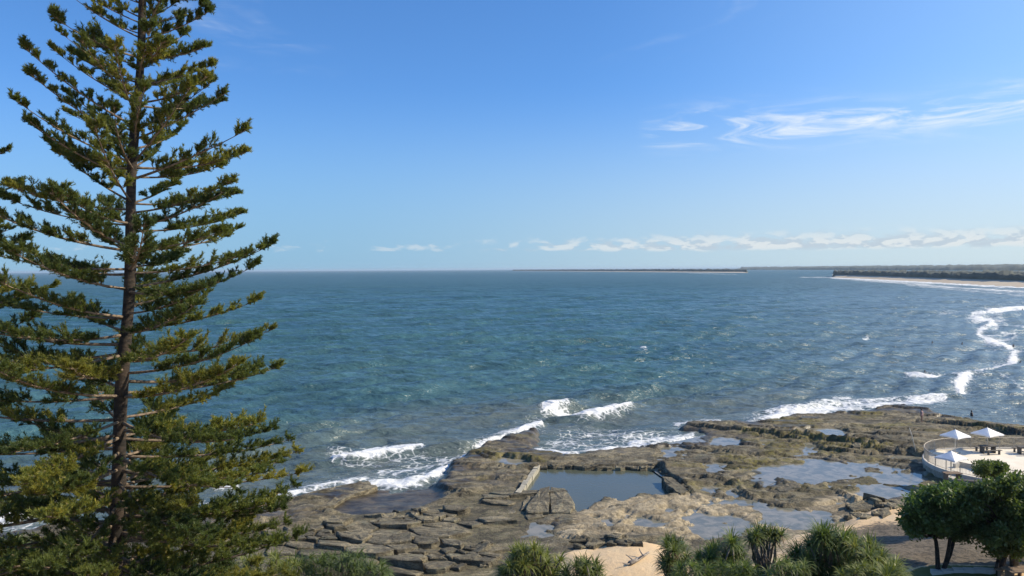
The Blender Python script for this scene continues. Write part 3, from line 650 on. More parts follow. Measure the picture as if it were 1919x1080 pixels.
def make_branch(L, a, b, seed):
    r_ = np.random.default_rng(seed); t = np.linspace(0, 1, 12); sway = r_.normal(0, .03)
    f = lambda t_: np.stack([L * t_ * (1 - .04 * t_), L * sway * np.sin(t_ * 3), L * (a * t_ + b * t_ ** 2.2)], -1)
    wood = MB(); wood.tube(f(t), (.013 + .0085 * L) * (1 - .82 * t), 6)
    cl = []; tt = .20 + .10 * r_.random()
    while tt < .99:
        cl.append(tt); tt += r_.uniform(.30, .54) / L * (1.8 if r_.random() < .25 else 1)
    cl.append(.99)
    P0 = []; D0 = []; L0 = []
    for tc_ in cl:
        nl = (r_.integers(4, 7) if a > .2 else r_.integers(6, 9)) if tc_ < .95 else 6
        for j in range(nl):
            tj = np.clip(tc_ + r_.normal(0, .05 / L), .12, 1.0); p = f(np.array([tj]))[0]; fw = unit(f(np.array([min(1, tj + .02)]))[0] - f(np.array([tj - .02]))[0])
            sgn = 1 if j % 2 else -1; an = r_.uniform(.35, 1.25) * sgn; lat = np.array([-fw[1], fw[0], 0])
            dr = unit(fw * math.cos(an) + lat * math.sin(an) + np.array([0, 0, r_.uniform(.08, .85) if a > .2 else r_.uniform(-.08, .66)]))
            ll = r_.uniform(.32, .80) * (.70 if a > .2 else 1.0) * (1.0 - .45 * max(0, tj - .55) / .45) * (.6 + .4 * min(1, tj / .3)) * min(1, .55 + L / 9)
            q = p + dr * ll + np.array([0, 0, .10 * ll]); wood.tube(np.array([p, p + dr * ll * .55, q]), [.013, .010, .006], 3, False)
            nc = r_.integers(5, 8); sc = r_.uniform(.30, 1.0, nc)
            pc = p + (q - p) * sc[:, None]; dc = unit(dr + r_.normal(0, .48, (nc, 3)) + np.array([0, 0, .28]))
            P0.append(pc); D0.append(dc); L0.append(r_.uniform(.13, .26, nc) * (.6 + .4 * min(1, ll / .5)))
            P0.append(p[None] + (q - p)[None] * .3); D0.append(dr[None]); L0.append(np.array([ll * .75]))
    V, T = needles(np.concatenate(P0), np.concatenate(D0), np.concatenate(L0), 26, .088, .0115, r_)
    return wood.mesh('branch', True), mesh_np('foliage', V, None, T)
PROTO = {}
for li, L in enumerate((2.2, 3.6, 5.2, 7.0)):
    for ci, (a, b) in enumerate(((.32, .13), (.03, .17), (-.11, .13))):
        PROTO[(li, ci)] = [make_branch(L, a + (.06 if k_ else -.04), b, 50 + li * 10 + ci * 3 + k_) for k_ in range(2)]
LCL = (2.2, 3.6, 5.2, 7.0)
def make_pine(name, label, u0, dist, base_z, top_z, rad_scale, lean, seed, zlo):
    r_ = np.random.default_rng(seed); b0 = at(u0[1], 900, dist); tp = at(u0[0], 0, dist)
    dxdz = (tp[0] - b0[0]) / (tp[2] - b0[2])
    x_at = lambda z: b0[0] + dxdz * (z - b0[2])
    root = empty(name, (x_at(base_z), dist, base_z)); tag(root, label, 'tree', 'tall pines beside the shore')
    zz = np.linspace(base_z - .3, top_z, 40); rad = np.interp(zz, [base_z, 10, 14, 31, top_z], [.36, .29, .235, .12, .02])
    P = np.stack([dxdz * (zz - base_z) + .05 * np.sin(zz * .7), .04 * np.cos(zz * .9), zz - base_z], 1)
    rad = rad * (1 + .06 * np.sin(zz * 5.1))
    tb = MB(); tb.tube(P, rad, 12); tb.build('trunk', MATS['pine_bark'], root, True)
    vv = np.array([-900, -560, 0, 110, 300, 430, 560, 690, 830, 970, 1150, 1400]); rp = np.array([2, 20, 112, 150, 208, 250, 280, 315, 345, 375, 385, 380]) / 52.9 * rad_scale
    z = zlo; az0 = r_.uniform(0, 6.28)
    while z < top_z - .4:
        v = 504 + (H - z) / 28.0 * 1480; Lm = np.interp(v, vv, rp); nb = 8 if v > 890 else (6 if r_.random() < (.9 if v > 790 else .2) else 5); az0 += 1.1 + r_.uniform(-.3, .3)
        for j in range(nb):
            L = Lm * r_.uniform(.80, 1.06); th = az0 + j / nb * 6.283 + r_.normal(0, .13); zb = z + r_.normal(0, .14)
            li = int(np.argmin([abs(math.log(L / q)) for q in LCL])); p_asc = np.interp(v, [0, 300, 460, 700, 850], [0, .4, 1.0, 1.6, 2.0]); ci = int(np.clip(round(p_asc + r_.normal(0, .28)), 0, 2))
            wm, fm = PROTO[(li, ci)][r_.integers(0, 2)]
            br = link('branch', wm, MATS['pine_twig'], root); br.location = (dxdz * (zb - base_z), 0, zb - base_z); k = L / LCL[li]; br.scale = (k, k, k * r_.uniform(.85, 1.15)); br.rotation_euler = (r_.normal(0, .06), r_.normal(0, .05), th)
            fo = link('foliage', fm, MATS['pine_needle'], br)
            if v > 640 and r_.random() < .30: fo.material_slots[0].link = 'OBJECT'; fo.material_slots[0].material = MATS['yellow_needle']; fo['label'] = 'paler yellow needles'  # some lower branches take a yellower, paler needle colour
        z += np.interp(v, [-500, 0, 1000], [.48, .62, .86]) * (.68 if v > 800 else 1) * r_.uniform(.80, 1.2)
    return root
make_pine('norfolk_pine', 'tall dark green pine with tiers of upswept branches, whole trunk in view', (266, 222), 28.0, 3.4, 40.5, 1.0, 0, 11, 6.2)
make_pine('norfolk_pine', 'neighbouring pine of which only upturned branch tips show', (-235, -255), 30.0, 3.6, 43.0, 1.12, 0, 23, 17.0)

# ------------------------------------------------------------------ pandanus, shrubs and broadleaf trees
def rosette(c_, up, r_, n=38, L=1.0, wd=.035):
    """strap leaves arching out of one crown: returns verts, quads"""
    V = []; Q = []; up = unit(np.asarray(up, float)); e1 = unit(np.cross(up, [.3, .9, .1])); e2 = np.cross(up, e1); base = 0; ns = 4
    for i in range(n):
        th = i * 2.39996 + r_.normal(0, .15); el_ = np.interp(i / n, [0, 1], [.15, 1.45]) + r_.normal(0, .12); l = L * r_.uniform(.75, 1.15)
        out_ = e1 * math.cos(th) + e2 * math.sin(th); p = c_ + out_ * .05; d = up * math.sin(el_) + out_ * math.cos(el_); sd2 = np.cross(d, up); sd2 = unit(sd2 if np.linalg.norm(sd2) > .1 else e1)
        for k in range(ns + 1):
            t = k / ns; wk = wd * (1 - .9 * t ** 1.6) ; V += [p - sd2 * wk, p + sd2 * wk]
            d = unit(d + np.array([0, 0, -.22 - .25 * t])); p = p + d * l / ns
        for k in range(ns): b_ = base + 2 * k; Q.append([b_, b_ + 1, b_ + 3, b_ + 2])
        base += 2 * (ns + 1)
    return np.array(V), np.array(Q)
def limb(mb, a, b, r0, r1, r_, bend=.12):
    a = np.asarray(a, float); b = np.asarray(b, float); L = np.linalg.norm(b - a); t = np.linspace(0, 1, 5)[:, None]
    P = a + (b - a) * t + np.sin(t * math.pi) * r_.normal(0, bend * L, 3); mb.tube(P, np.linspace(r0, r1, 5), 6); return P
def pandanus(label, base, tips, seed, lm='pandanus_leaf', L=1.0, n=40, dead=0, name='pandanus_tree', cat='tree', wd=.036):
    """tips: world points of leaf crowns"""
    r_ = np.random.default_rng(seed); base = np.array(base); root = empty(name, tuple(base)); tag(root, label, cat, 'pandanus trees along the beach')
    tips = [np.asarray(t) - base for t in tips]; wood = MB(); c_ = np.mean(tips, 0); fork = np.array([c_[0] * .4, c_[1] * .4, max(.5, c_[2] * .4)])
    limb(wood, (0, 0, -.3), fork, .13, .10, r_, .05)
    lf = MB(); dl = MB()
    for t in tips:
        if r_.random() < .45: V, Q = rosette(t - np.array([0, 0, .08]), (r_.normal(0, .3), r_.normal(0, .3), -1), r_, 9, L * .8, wd * .8); dl.add(V, Q)
        limb(wood, fork, t, .075, .045, r_, .08); up = unit(t - fork) * .6 + np.array([0, 0, .8]); V, Q = rosette(t, up, r_, n, L * r_.uniform(.8, 1.15), wd); lf.add(V, Q)
    wood.build('trunk', MATS['grey_bark'], root, True); lf.build('crown', MATS[lm], root)
    if dl.n: dl.build('dry_leaves', MATS['dry_leaf'], root)
    if dead:
        db = MB()
        for i in range(dead):
            t = tips[r_.integers(0, len(tips))] * .8 + r_.normal(0, .4, 3); P = limb(db, fork * 1.1, t, .05, .025, r_, .15)
            for k in range(3): q = P[r_.integers(2, 5)]; limb(db, q, q + r_.normal(0, .35, 3) + np.array([0, 0, .25]), .022, .010, r_, .1)
        db.build('dead_branch', MATS['dead_wood'], root, True)
    return root
def crown_tips(uvs, y, r_, dy=1.0): return [at(u, v, y + r_.uniform(-dy, dy)) for u, v in uvs]
def scat(poly, n, r_):
    P = np.array(poly, float); o = []
    while len(o) < n:
        p = P.min(0) + (P.max(0) - P.min(0)) * r_.random(2)
        if inside([tuple(q) for q in P], p[0:1], p[1:2])[0]: o.append(tuple(p))
    return o
def pan(label, u, y, poly, cnt, seed, **k):
    r_ = np.random.default_rng(seed + 900); x = at(u, 1000, y)[0]; return pandanus(label, (x, y, gz(x, y)), crown_tips(scat(poly, cnt, r_), y, r_, k.pop('dy', 1.1)), seed, **k)
pan('bright yellow green pandanus bush with bare grey dead branches by the sand', 1010, 44, [(945, 1060), (958, 1036), (985, 1024), (1030, 1038), (1062, 1056), (1065, 1110), (938, 1110)], 80, 1, lm='yellow_leaf', L=0.81, n=34, name='pandanus_bush', cat='bush')
pan('low pandanus bush with grey leafless twigs beside the orange sand', 1100, 43, [(1060, 1062), (1095, 1052), (1124, 1062), (1135, 1100), (1050, 1110)], 34, 2, lm='yellow_leaf', L=0.78, n=30, dead=5, name='pandanus_bush', cat='bush')
pan('narrow upright pandanus standing right of the orange sand', 1262, 45, [(1245, 1018), (1262, 1012), (1280, 1025), (1290, 1055), (1270, 1085), (1240, 1070), (1246, 1040)], 28, 3, L=0.81)
pan('dark pandanus clump with a raised central crown above tidal pools', 1350, 43, [(1285, 1062), (1318, 1045), (1345, 1018), (1368, 1010), (1390, 1035), (1412, 1060), (1415, 1110), (1285, 1110)], 85, 4, L=0.86, lm='olive_leaf')
pan('open pandanus tree with bare grey stems under sparse leaf heads', 1440, 44, [(1405, 1000), (1425, 998), (1450, 1002), (1470, 1000), (1462, 1018), (1408, 1022)], 17, 5, L=0.75, dead=6, dy=.6)
pan('large dense pandanus tree, tallest of the shoreline clump', 1540, 42, [(1490, 1040), (1520, 1005), (1550, 995), (1590, 1015), (1605, 1060), (1600, 1110), (1470, 1110), (1480, 1060)], 95, 6, L=1.04, n=44, lm='olive_leaf')
pan('sunlit pandanus with long drooping pale green leaves beside bare dirt', 1625, 41, [(1590, 1025), (1620, 1018), (1645, 1040), (1680, 1065), (1700, 1110), (1590, 1110)], 60, 7, L=1.04, n=40, lm='pandanus_leaf')
pan('pandanus with yellowing leaf tips at the edge of the lawn', 1672, 38, [(1640, 1068), (1680, 1075), (1690, 1110), (1630, 1110)], 17, 8, L=0.91, n=36, lm='yellow_leaf')
def tuft_shrub(label, u, y, poly, n, seed, lm, L=.5, wd=.016, name='coastal_shrub', nl=26):
    r_ = np.random.default_rng(seed); x = at(u, 1000, y)[0]; b_ = np.array([x, y, gz(x, y)]); root = empty(name, tuple(b_)); tag(root, label, 'shrub', 'shrubs on the bank')
    tips = [t - b_ for t in crown_tips(scat(poly, n, r_), y, r_, 1.6)]; wood = MB(); lf = MB(); c_ = np.mean(tips, 0) * .35
    limb(wood, (0, 0, -.2), c_, .07, .05, r_, .05)
    for t in tips:
        limb(wood, c_, t, .03, .012, r_, .08); V, Q = rosette(t, (r_.normal(0, .3), r_.normal(0, .3), 1), r_, nl, L * r_.uniform(.7, 1.2), wd); lf.add(V, Q)
    wood.build('stem', MATS['grey_bark'], root, True); lf.build('foliage', MATS[lm], root); return root
tuft_shrub('feathery green shrub in front of the cracked rock slabs', 640, 42, [(520, 1066), (560, 1048), (640, 1042), (700, 1050), (735, 1072), (740, 1120), (510, 1120)], 200, 31, 'grass_leaf', .66, .024)
tuft_shrub('yellow green shrub under the pine at the edge of the rocks', 500, 39, [(400, 1070), (460, 1046), (520, 1040), (560, 1060), (570, 1120), (400, 1120)], 130, 32, 'yellow_leaf', .55, .022)
tuft_shrub('low dark shrub tangled beneath the raised pandanus crown', 1340, 41, [(1270, 1066), (1320, 1054), (1400, 1060), (1425, 1075), (1425, 1125), (1260, 1125)], 130, 35, 'olive_leaf', .6, .024)
tuft_shrub('low leafy shrub between bare grey stems and the tallest pandanus', 1475, 40.5, [(1440, 1075), (1465, 1052), (1495, 1045), (1515, 1060), (1515, 1125), (1440, 1125)], 70, 36, 'grass_leaf', .6, .024)
tuft_shrub('low sunlit shrub filling the gap before the lawn', 1640, 39, [(1570, 1075), (1620, 1060), (1680, 1066), (1715, 1085), (1715, 1125), (1570, 1125)], 110, 37, 'yellow_leaf', .55, .022)
tuft_shrub('broad yellow green shrub filling the bank below the pine', 250, 37, [(100, 1060), (200, 1050), (320, 1045), (410, 1055), (410, 1130), (100, 1130)], 150, 33, 'yellow_leaf', .6, .024)
tuft_shrub('dark shrub on the bank left of the pine trunk', 40, 37, [(-60, 1020), (40, 1015), (110, 1045), (110, 1130), (-60, 1130)], 120, 34, 'olive_leaf', .6, .024)

def leaf_cloud(cs, rs, per, size, r_):
    P = []
    for c_, r1 in zip(cs, rs):
        d = unit(r_.normal(0, 1, (per, 3))); rad = r1 * r_.random(per) ** .55 * (1 + .35 * (r_.random(per) < .06)); q = c_ + d * rad[:, None] * np.array([1, 1, .8]); P.append(q)
    P = np.concatenate(P); n = len(P); d = unit(r_.normal(0, 1, (n, 3)) + np.array([0, 0, .15])); s2 = unit(np.cross(d, r_.normal(0, 1, (n, 3)) + np.array([0, 0, 1.2])))
    l = size * r_.uniform(.7, 1.3, n)[:, None]
    V = np.stack([P, P + d * l * .5 + s2 * l * .24, P + d * l, P + d * l * .5 - s2 * l * .24], 1).reshape(-1, 3)
    return V, np.arange(4 * n).reshape(-1, 4)
def broad_tree(label, u, v, y, crown_px, n, seed, lm, rr_=(.40, .90), per=340, size=.26, name='broadleaf_tree', z0=None, stems=3, cat='tree', depth=2.0):
    r_ = np.random.default_rng(seed); x = at(u, v, y)[0]; z = gz(x, y) if z0 is None else z0; b_ = np.array([x, y, z]); root = empty(name, tuple(b_)); tag(root, label, cat)
    cs = np.array([at(uu, vv, y + r_.uniform(-depth, depth)) - b_ for uu, vv in scat(crown_px, n, r_)]); rs = r_.uniform(*rr_, n)
    wood = MB(); top = cs.mean(0); th = r_.uniform(0, 6.28, stems); forks = []
    for s_ in range(stems):
        g = cs[r_.integers(0, n)]; f_ = np.array([g[0] * .45, g[1] * .45, max(.8, top[2] * .55)]); limb(wood, (.08 * s_, 0, -.3), f_, .15, .10, r_, .07); forks.append(f_)
    for c_ in cs: f_ = min(forks, key=lambda q: np.linalg.norm(q - c_)); limb(wood, f_, c_, .06, .02, r_, .08)
    wood.build('trunk', MATS['pine_bark'], root, True); V, Q = leaf_cloud(cs, rs, per, size, r_); me = mesh_np('crown', V, Q); link('crown', me, MATS[lm], root); return root
broad_tree('dense dark green rounded tree with forked trunk beside the terrace', 1758, 1058, 49, [(1706, 958), (1724, 930), (1760, 916), (1805, 920), (1830, 960), (1822, 996), (1790, 1004), (1740, 985), (1716, 1004), (1700, 980)], 110, 71, 'dark_leaf')
broad_tree('olive green spreading tree in front of the terrace with drooping lower leaves', 1866, 1060, 48, [(1815, 940), (1840, 905), (1880, 898), (1950, 900), (1990, 960), (1950, 1026), (1900, 1034), (1868, 1030), (1830, 1005)], 130, 72, 'olive_leaf')
broad_tree('small sunlit round topped tree rising beside the terrace tables', 1850, 900, 56, [(1832, 880), (1840, 868), (1862, 864), (1880, 872), (1884, 888), (1862, 890), (1840, 888)], 20, 73, 'olive_leaf', (.32, .6), 380, .18, depth=1.0)

# ------------------------------------------------------------------ terrace with railing, parasols and tables
TZ = 1.5
yb = gp(1850, 842, TZ)[1]; yf = gp(1790, 914, TZ)[1]; xl = gp(1733, 868, TZ)[0]; RY = (yb - yf) / 2; RX = RY * .95; CX, CY = xl + RX, (yb + yf) / 2
th = np.linspace(-math.pi / 2, math.pi / 2, 33); arc = np.stack([CX - RX * np.cos(th), CY + RY * np.sin(th)], 1)
outl = np.concatenate([[[110, yf]], arc, [[110, yb]]])          # from the near right end round the curve to the far right end
ter = empty('terrace', (CX, CY, 0)); tag(ter, 'pale concrete viewing terrace with rounded end above the rock shelf', 'terrace')
def ring(off, z): 
    t_ = np.gradient(outl, axis=0); t_ = unit(t_); nrm = np.stack([-t_[:, 1], t_[:, 0]], 1); return np.c_[outl + nrm * off - np.array([CX, CY]), np.full(len(outl), z)]
n = len(outl); rows = [ring(0, .0), ring(0, TZ)]
mb = MB(); mb.add(np.concatenate(rows), [[j, j + 1, n + j + 1, n + j] for j in range(n - 1)]); mb.build('retaining_wall', MATS['old_concrete'], ter)
V = np.concatenate([ring(-.02, TZ + .004)]); c_ = len(V)
fl = bmesh.new(); f = fl.faces.new([fl.verts.new(p) for p in V]); fl.normal_update()
if f.normal.z < 0: f.normal_flip()
bmesh.ops.triangulate(fl, faces=fl.faces[:]); me = bpy.data.meshes.new('paving'); fl.to_mesh(me); fl.free(); link('paving', me, MATS['concrete'], ter)
sgn = -1
prof = [ring(.08, TZ - .25), ring(.08, TZ + .12), ring(-.26, TZ + .12), ring(-.26, TZ - .1)]
mb = MB(); mb.add(np.concatenate(prof), [[k * n + j, k * n + j + 1, (k + 1) * n + j + 1, (k + 1) * n + j] for k in range(3) for j in range(n - 1)]); mb.build('kerb', MATS['path'], ter)
# planter wall on the terrace
pw = [gp(u, v, TZ) for u, v in ((1789, 878), (1800, 876), (1820, 879), (1838, 886))]; mb = MB()
for a, b in zip(pw[:-1], pw[1:]): m_ = (a + b) / 2; mb.box((m_[0] - CX, m_[1] - CY, TZ + .2), (np.linalg.norm(b - a) + .1, .28, .4), math.atan2(b[1] - a[1], b[0] - a[0]))
mb.build('seat_wall', MATS['wall_render'], ter)
# railing
railing = empty('railing', (CX, CY, TZ)); tag(railing, 'curved beige metal railing round the end of the pale terrace', 'railing')
path = np.concatenate([ring(-.09, .12)[1:-1], [[36, ring(-.09, .12)[-2][1], .12]]]); seg = np.r_[0, np.cumsum(np.linalg.norm(np.diff(path, axis=0), axis=1))]; tot = seg[-1]
pat = lambda s_: np.array([np.interp(s_, seg, path[:, i]) for i in range(3)])
npost = int(tot / 1.5); S = np.linspace(0, tot, npost + 1); fine = np.linspace(0, tot, npost * 3 + 1)
for z_, r_ in ((1.08, .035), (.10, .022)):
    mb = MB(); mb.tube(np.array([pat(s_) + np.array([0, 0, z_]) for s_ in fine]), r_, 6); mb.build('handrail' if z_ > .5 else 'bottom_rail', MATS['rail_metal'], railing, True)
pm = MB(); pm.box((0, 0, .53), (.06, .06, 1.06)); pme = pm.mesh('post'); pme.materials.append(MATS['rail_metal'])
for i, s_ in enumerate(S): o = link('post', pme, None, railing); o.location = pat(s_)
for i in range(npost):
    mb = MB(); c0 = pat((S[i] + S[i + 1]) / 2)
    for k in range(1, 12): p = pat(S[i] + (S[i + 1] - S[i]) * k / 12) - c0; mb.box((p[0], p[1], .59), (.022, .022, .96))
    o = mb.build('baluster_panel', MATS['rail_metal'], railing); o.location = c0
cap = MB(); cap.tube([(0, 0, 0), (0, 0, .12), (0, 0, .3)], [.16, .18, .10], 8); o = cap.build('lamp_cap', MATS['white_paint'], railing); p = pat(S[int(npost * .60)]); o.location = (p[0], p[1], 1.12)

def parasol(label, u, v, width, hgt, rz):
    b_ = gp(u, v, TZ); root = empty('parasol', tuple(b_), rz); tag(root, label, 'parasol', 'white parasols on the terrace')
    mb = MB(); mb.tube([(0, 0, 0), (0, 0, hgt + .05)], .035, 8); mb.build('pole', MATS['pole_metal'], root, True)
    mb = MB(); mb.box((0, 0, .06), (.7, .7, .12)); mb.build('base', MATS['wall_render'], root)
    w2 = width / 2; k = 8; rise = .62; V = [(0, 0, hgt)]; T = []; Q = []
    for s_ in range(4):
        a0 = s_ * math.pi / 2 + math.pi / 4; c0 = np.array([math.cos(a0), math.sin(a0)]) * w2 * 1.414; c1 = np.array([math.cos(a0 + math.pi / 2), math.sin(a0 + math.pi / 2)]) * w2 * 1.414
        for fr in (.5, 1.0):
            for j in range(3):
                p = (c0 + (c1 - c0) * j / 3) * fr * (1 - (.05 if j else 0) * fr); V.append((p[0], p[1], hgt - rise * fr ** .92 + (.03 if j else 0)))
    # ring order: per side 6 verts (3 inner, 3 outer)
    inn = [1 + s_ * 6 + j for s_ in range(4) for j in range(3)]; ou = [4 + s_ * 6 + j for s_ in range(4) for j in range(3)]
    for j in range(12):
        T.append([0, inn[j], inn[(j + 1) % 12]]); Q.append([inn[j], ou[j], ou[(j + 1) % 12], inn[(j + 1) % 12]])
    nb = len(V); V2 = [(V[o_][0], V[o_][1], V[o_][2] - .14) for o_ in ou]; V += V2
    for j in range(12): Q.append([ou[j], nb + j, nb + (j + 1) % 12, ou[(j + 1) % 12]])
    mb = MB(); mb.add(V, Q, T); mb.build('canopy', MATS['canvas'], root)
    for s_ in range(4):
        a0 = s_ * math.pi / 2 + math.pi / 4; mb = MB(); mb.tube([(0, 0, hgt - .05), (math.cos(a0) * w2 * 1.38, math.sin(a0) * w2 * 1.38, hgt - rise - .02)], .014, 4); mb.build('rib', MATS['pole_metal'], root)
    return root
parasol('white square parasol over a timber table next to the curved railing', 1782, 897, 1.95, 2.5, .5)
parasol('white square parasol with no dark table, behind the parasol by the railing', 1790, 850, 2.05, 2.45, .45)
parasol('white square parasol over a dark grey picnic table', 1850, 848, 2.15, 2.55, .4)
def picnic(label, loc, rz, mt, bench=True, top=(1.7, .85), hgt=.76, name='picnic_table', group='tables on the terrace'):
    root = empty(name, loc, rz); tag(root, label, 'table', group); 
    for k in range(4): mb = MB(); mb.box((0, (k - 1.5) * top[1] / 4, hgt), (top[0], top[1] / 4 - .02, .06)); mb.build('tabletop_plank', MATS[mt], root)
    for sx in (-1, 1): mb = MB(); mb.box((sx * top[0] * .38, 0, hgt / 2 - .02), (.08, top[1] * .75, hgt - .05)); mb.build('leg', MATS[mt], root)
    if bench:
        for sy in (-1, 1):
            mb = MB(); mb.box((0, sy * (top[1] / 2 + .42), .45), (top[0], .32, .05)); mb.build('bench_seat', MATS[mt], root)
            for sx in (-1, 1): mb = MB(); mb.box((sx * top[0] * .36, sy * (top[1] / 2 + .42), .21), (.07, .26, .42)); mb.build('leg', MATS[mt], root)
    return root
p = gp(1784, 905, TZ); picnic('brown timber table under the parasol next to the curved railing', (p[0], p[1], TZ), .05, 'timber', False, (1.5, .8), .85)
p = gp(1851, 850, TZ); picnic('dark grey picnic table with benches under a white parasol', (p[0], p[1], TZ), .15, 'dark_timber')
p = gp(1922, 852, TZ); picnic('dark brown picnic table standing beyond the round topped tree', (p[0], p[1], TZ), .0, 'dark_timber')
p = gp(1813, 911, TZ); root = empty('bench', (p[0], p[1], TZ), -.35); tag(root, 'low brown slatted bench between the timber table and the trees', 'bench')
for k in range(4): mb = MB(); mb.box((0, (k - 1.5) * .12, .45), (1.6, .1, .05)); mb.build('seat_slat', MATS['dark_timber'], root)
for sx in (-1, 1): mb = MB(); mb.box((sx * .6, 0, .21), (.08, .42, .42)); mb.build('leg', MATS['dark_timber'], root)

# leaning poles on the reef
def leaning(label, u0, v0, u1, v1, y):
    a = at(u1, v1, y); b = at(u0, v0, y - .3); root = empty('leaning_pole', (a[0], a[1], a[2] - .3)); tag(root, label, 'pole'); d = b - a
    P = np.array([[0, 0, 0], d * .35 + [0, 0, .28], d * .7 + [.03, 0, .32], d + [0, 0, .3]]); mb = MB(); mb.tube(P, [.05, .045, .04, .03], 8); mb.build('shaft', MATS['pole_metal'], root, True)
    mb = MB(); mb.tube([(0, 0, -.15), (0, 0, .12)], .10, 8); mb.build('socket', MATS['old_concrete'], root)
y0 = gp(1718, 852, .7)[1]; leaning('thin cream pole leaning over the reef beside the terrace railing', 1704, 803, 1718, 851, y0)

# driftwood on the sand
p = gp(1180, 1055, 1.5); zz_ = gz(p[0], p[1]); root = empty('driftwood_log', (p[0], p[1], zz_)); tag(root, 'grey weathered driftwood log with broken stubs lying on orange sand', 'driftwood')
r_ = np.random.default_rng(5); mb = MB(); e = gp(1216, 1036, 1.4); d = e - np.array([p[0], p[1], 1.4]); P = limb(mb, (0, 0, .14), (d[0], d[1], .10), .17, .07, r_, .04); mb.build('trunk', MATS['dead_wood'], root, True)
for q, dr in ((P[1], (-.5, .3, .35)), (P[2], (.4, -.3, .4)), (P[0], (-.5, -.35, .15)), (P[3], (-.2, .6, .3))): mb = MB(); limb(mb, q, q + np.array(dr), .06, .025, r_, .08); mb.build('stub', MATS['dead_wood'], root, True)

# bits at the foot of the trees
def gpt(u, v):                                # photo point on the sand sheet
    z = 2.0
    for _ in range(8): q = gp(u, v, z); z = gz(q[0], q[1])
    return np.array([q[0], q[1], z])
a, b = gpt(1745, 1077), gpt(1868, 1073); mb = MB(); t_ = np.linspace(0, 1, 9); c_ = (a + b) / 2
root = empty('concrete_edging', (c_[0], c_[1], c_[2])); tag(root, 'pale concrete edging strip along the lawn below the trees', 'edging')
for i in range(6): q = a + (b - a) * ((i + .5) / 6) - c_; mb = MB(); mb.box((q[0], q[1], gz(q[0] + c_[0], q[1] + c_[1]) - c_[2] + .06), (np.linalg.norm(b - a) / 6 - .015, .45, .30), math.atan2(b[1] - a[1], b[0] - a[0])); mb.build('edging_block', MATS['path'], root)
p = gpt(1869, 1079); root = empty('bollard', tuple(p)); tag(root, 'dark slim bollard at the end of the pale edging', 'bollard'); mb = MB(); mb.tube([(0, 0, -.1), (0, 0, .65), (0, 0, .70)], [.09, .09, .07], 10); mb.build('post', MATS['dark_paint'], root, True); mb = MB(); mb.tube([(0, 0, .70), (0, 0, .74), (0, 0, .8)], [.10, .10, .05], 10); mb.build('cap', MATS['dark_paint'], root, True)
p = gpt(1901, 1064); root = empty('litter_bin', tuple(p)); tag(root, 'black rubbish bin with pale lid near the foot of the olive tree', 'bin'); mb = MB(); mb.tube([(0, 0, 0), (0, 0, .02), (0, 0, .85), (0, 0, .9)], [.22, .25, .29, .29], 12); mb.build('body', MATS['dark_paint'], root, True); mb = MB(); mb.tube([(0, 0, .9), (0, 0, .95), (0, 0, 1.02)], [.30, .30, .12], 12); mb.build('lid', MATS['wall_render'], root, True)
p = gpt(1912, 1092); picnic('grey brown timber picnic table by the black bin', tuple(p), .1, 'timber', True, (1.8, .9), .76, group='tables below the trees')
p = gpt(1915, 1046); root = empty('lamp_post', tuple(p)); tag(root, 'slim pale lamp post beside the olive green tree', 'lamp post'); mb = MB(); mb.tube([(0, 0, 0), (0, 0, .3), (0, 0, 1.6)], [.06, .04, .03], 8); mb.build('post', MATS['pole_metal'], root, True)
mb = MB(); mb.tube([(0, 0, 1.05), (0, 0, 1.12), (0, 0, 1.18)], [.05, .14, .05], 8); mb.build('collar', MATS['pole_metal'], root, True); mb = MB(); mb.tube([(0, 0, 1.6), (0, 0, 1.66), (0, 0, 1.85), (0, 0, 1.9)], [.03, .08, .08, .03], 8); mb.build('lamp_head', MATS['white_paint'], root, True)

# ------------------------------------------------------------------ people
def body_mesh(name, joints, edges):
    bm = bmesh.new(); lay = bm.verts.layers.skin.verify(); vs = {}
    for k, (p, r1) in joints.items(): v = bm.verts.new(p); v[lay].radius = (r1, r1 * .85); v[lay].use_root = (k == 'pelvis'); vs[k] = v
    for a, b in edges: bm.edges.new((vs[a], vs[b]))
    me = bpy.data.meshes.new(name); bm.to_mesh(me); bm.free(); return me
J = {'pelvis': ((0, 0, .95), .13), 'chest': ((0, 0, 1.28), .15), 'neck': ((0, 0, 1.48), .055), 'head': ((0, -.01, 1.60), .085), 'crown': ((0, 0, 1.70), .075)}
for s_, n_ in ((-1, 'l'), (1, 'r')):
    J.update({'sh' + n_: ((.18 * s_, 0, 1.40), .06), 'el' + n_: ((.25 * s_, .03, 1.13), .045), 'wr' + n_: ((.22 * s_, -.10, .90), .034), 'ha' + n_: ((.21 * s_, -.14, .80), .036),
              'hp' + n_: ((.09 * s_, 0, .88), .10), 'kn' + n_: ((.11 * s_, -.02, .48), .065), 'an' + n_: ((.11 * s_, .03, .09), .042), 'to' + n_: ((.13 * s_, -.14, .04), .035)})
E = [('pelvis', 'chest'), ('chest', 'neck'), ('neck', 'head'), ('head', 'crown')]
for n_ in 'lr': E += [('chest', 'sh' + n_), ('sh' + n_, 'el' + n_), ('el' + n_, 'wr' + n_), ('wr' + n_, 'ha' + n_), ('pelvis', 'hp' + n_), ('hp' + n_, 'kn' + n_), ('kn' + n_, 'an' + n_), ('an' + n_, 'to' + n_)]
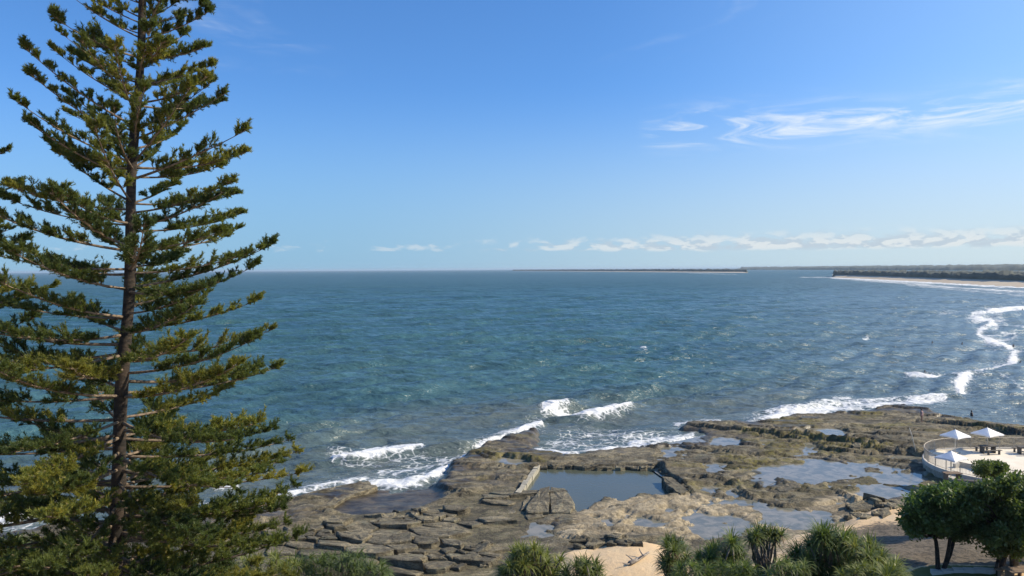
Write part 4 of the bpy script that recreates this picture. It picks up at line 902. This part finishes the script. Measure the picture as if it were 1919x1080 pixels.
bme = body_mesh('body', J, E)
top_v = MB(); top_v.tube([(0, 0, .80), (0, 0, .95), (0, 0, 1.15), (0, 0, 1.36), (0, 0, 1.45)], [.19, .175, .165, .19, .09], 12); tme = top_v.mesh('shirt', True)
hair_v = MB(); hair_v.tube([(0, .02, 1.52), (0, .03, 1.60), (0, .015, 1.70), (0, .01, 1.775)], [.07, .10, .095, .03], 10); hme = hair_v.mesh('hair', True)
def person(label, loc, rz, cloth, skin='skin', scale=1.0, group=None):
    root = empty('person', loc, rz); root.scale = (scale,) * 3; tag(root, label, 'person', group)
    for nm, m_, mt in (('body', bme, skin), ('shirt', tme, cloth), ('hair', hme, 'hair')):
        o = bpy.data.objects.new(nm, m_.copy() if nm != 'body' else m_); COL.objects.link(o); o.parent = root
        if not o.data.materials: o.data.materials.append(MATS[mt])
        if nm == 'body': o.modifiers.new('skin', 'SKIN'); m2 = o.modifiers.new('sub', 'SUBSURF'); m2.levels = 1; m2.render_levels = 1
    return root
q = gp(1727, 794, .6); person('person in pale pink top standing on the wet rocks by the sea', (q[0], q[1], max(shelf_z(q[0], q[1]), -.1)), .6, 'pink_cloth')
for i, (u, v) in enumerate([(1899, 652), (1845, 662), (1912, 683), (1884, 699), (1889, 697), (1733, 701), (1747, 646), (1803, 647), (1821, 779), (1847, 615), (1916, 582)]):
    q = gp(u, v, .0); person('dark clad bather standing waist deep in the water', (q[0], q[1], -1.08 if i % 3 else -.9), rng.uniform(0, 6.28), 'dark_cloth', 'dark_cloth' if i % 2 else 'skin', 1.0, 'bathers in the surf')

# ------------------------------------------------------------------ air
hz = MB(); hz.box((0, 0, 21.0), (100000, 100000, 48.0)); hm = bpy.data.materials.new('haze'); hm.use_nodes = True; t = NT(hm.node_tree)
t.n('ShaderNodeOutputMaterial', {'Volume': t.n('ShaderNodeVolumePrincipled', {'Color': (.70, .86, 1.0, 1), 'Density': 5e-5, 'Anisotropy': .2}).outputs[0]})
tag(hz.build('haze', hm), kind='stuff')
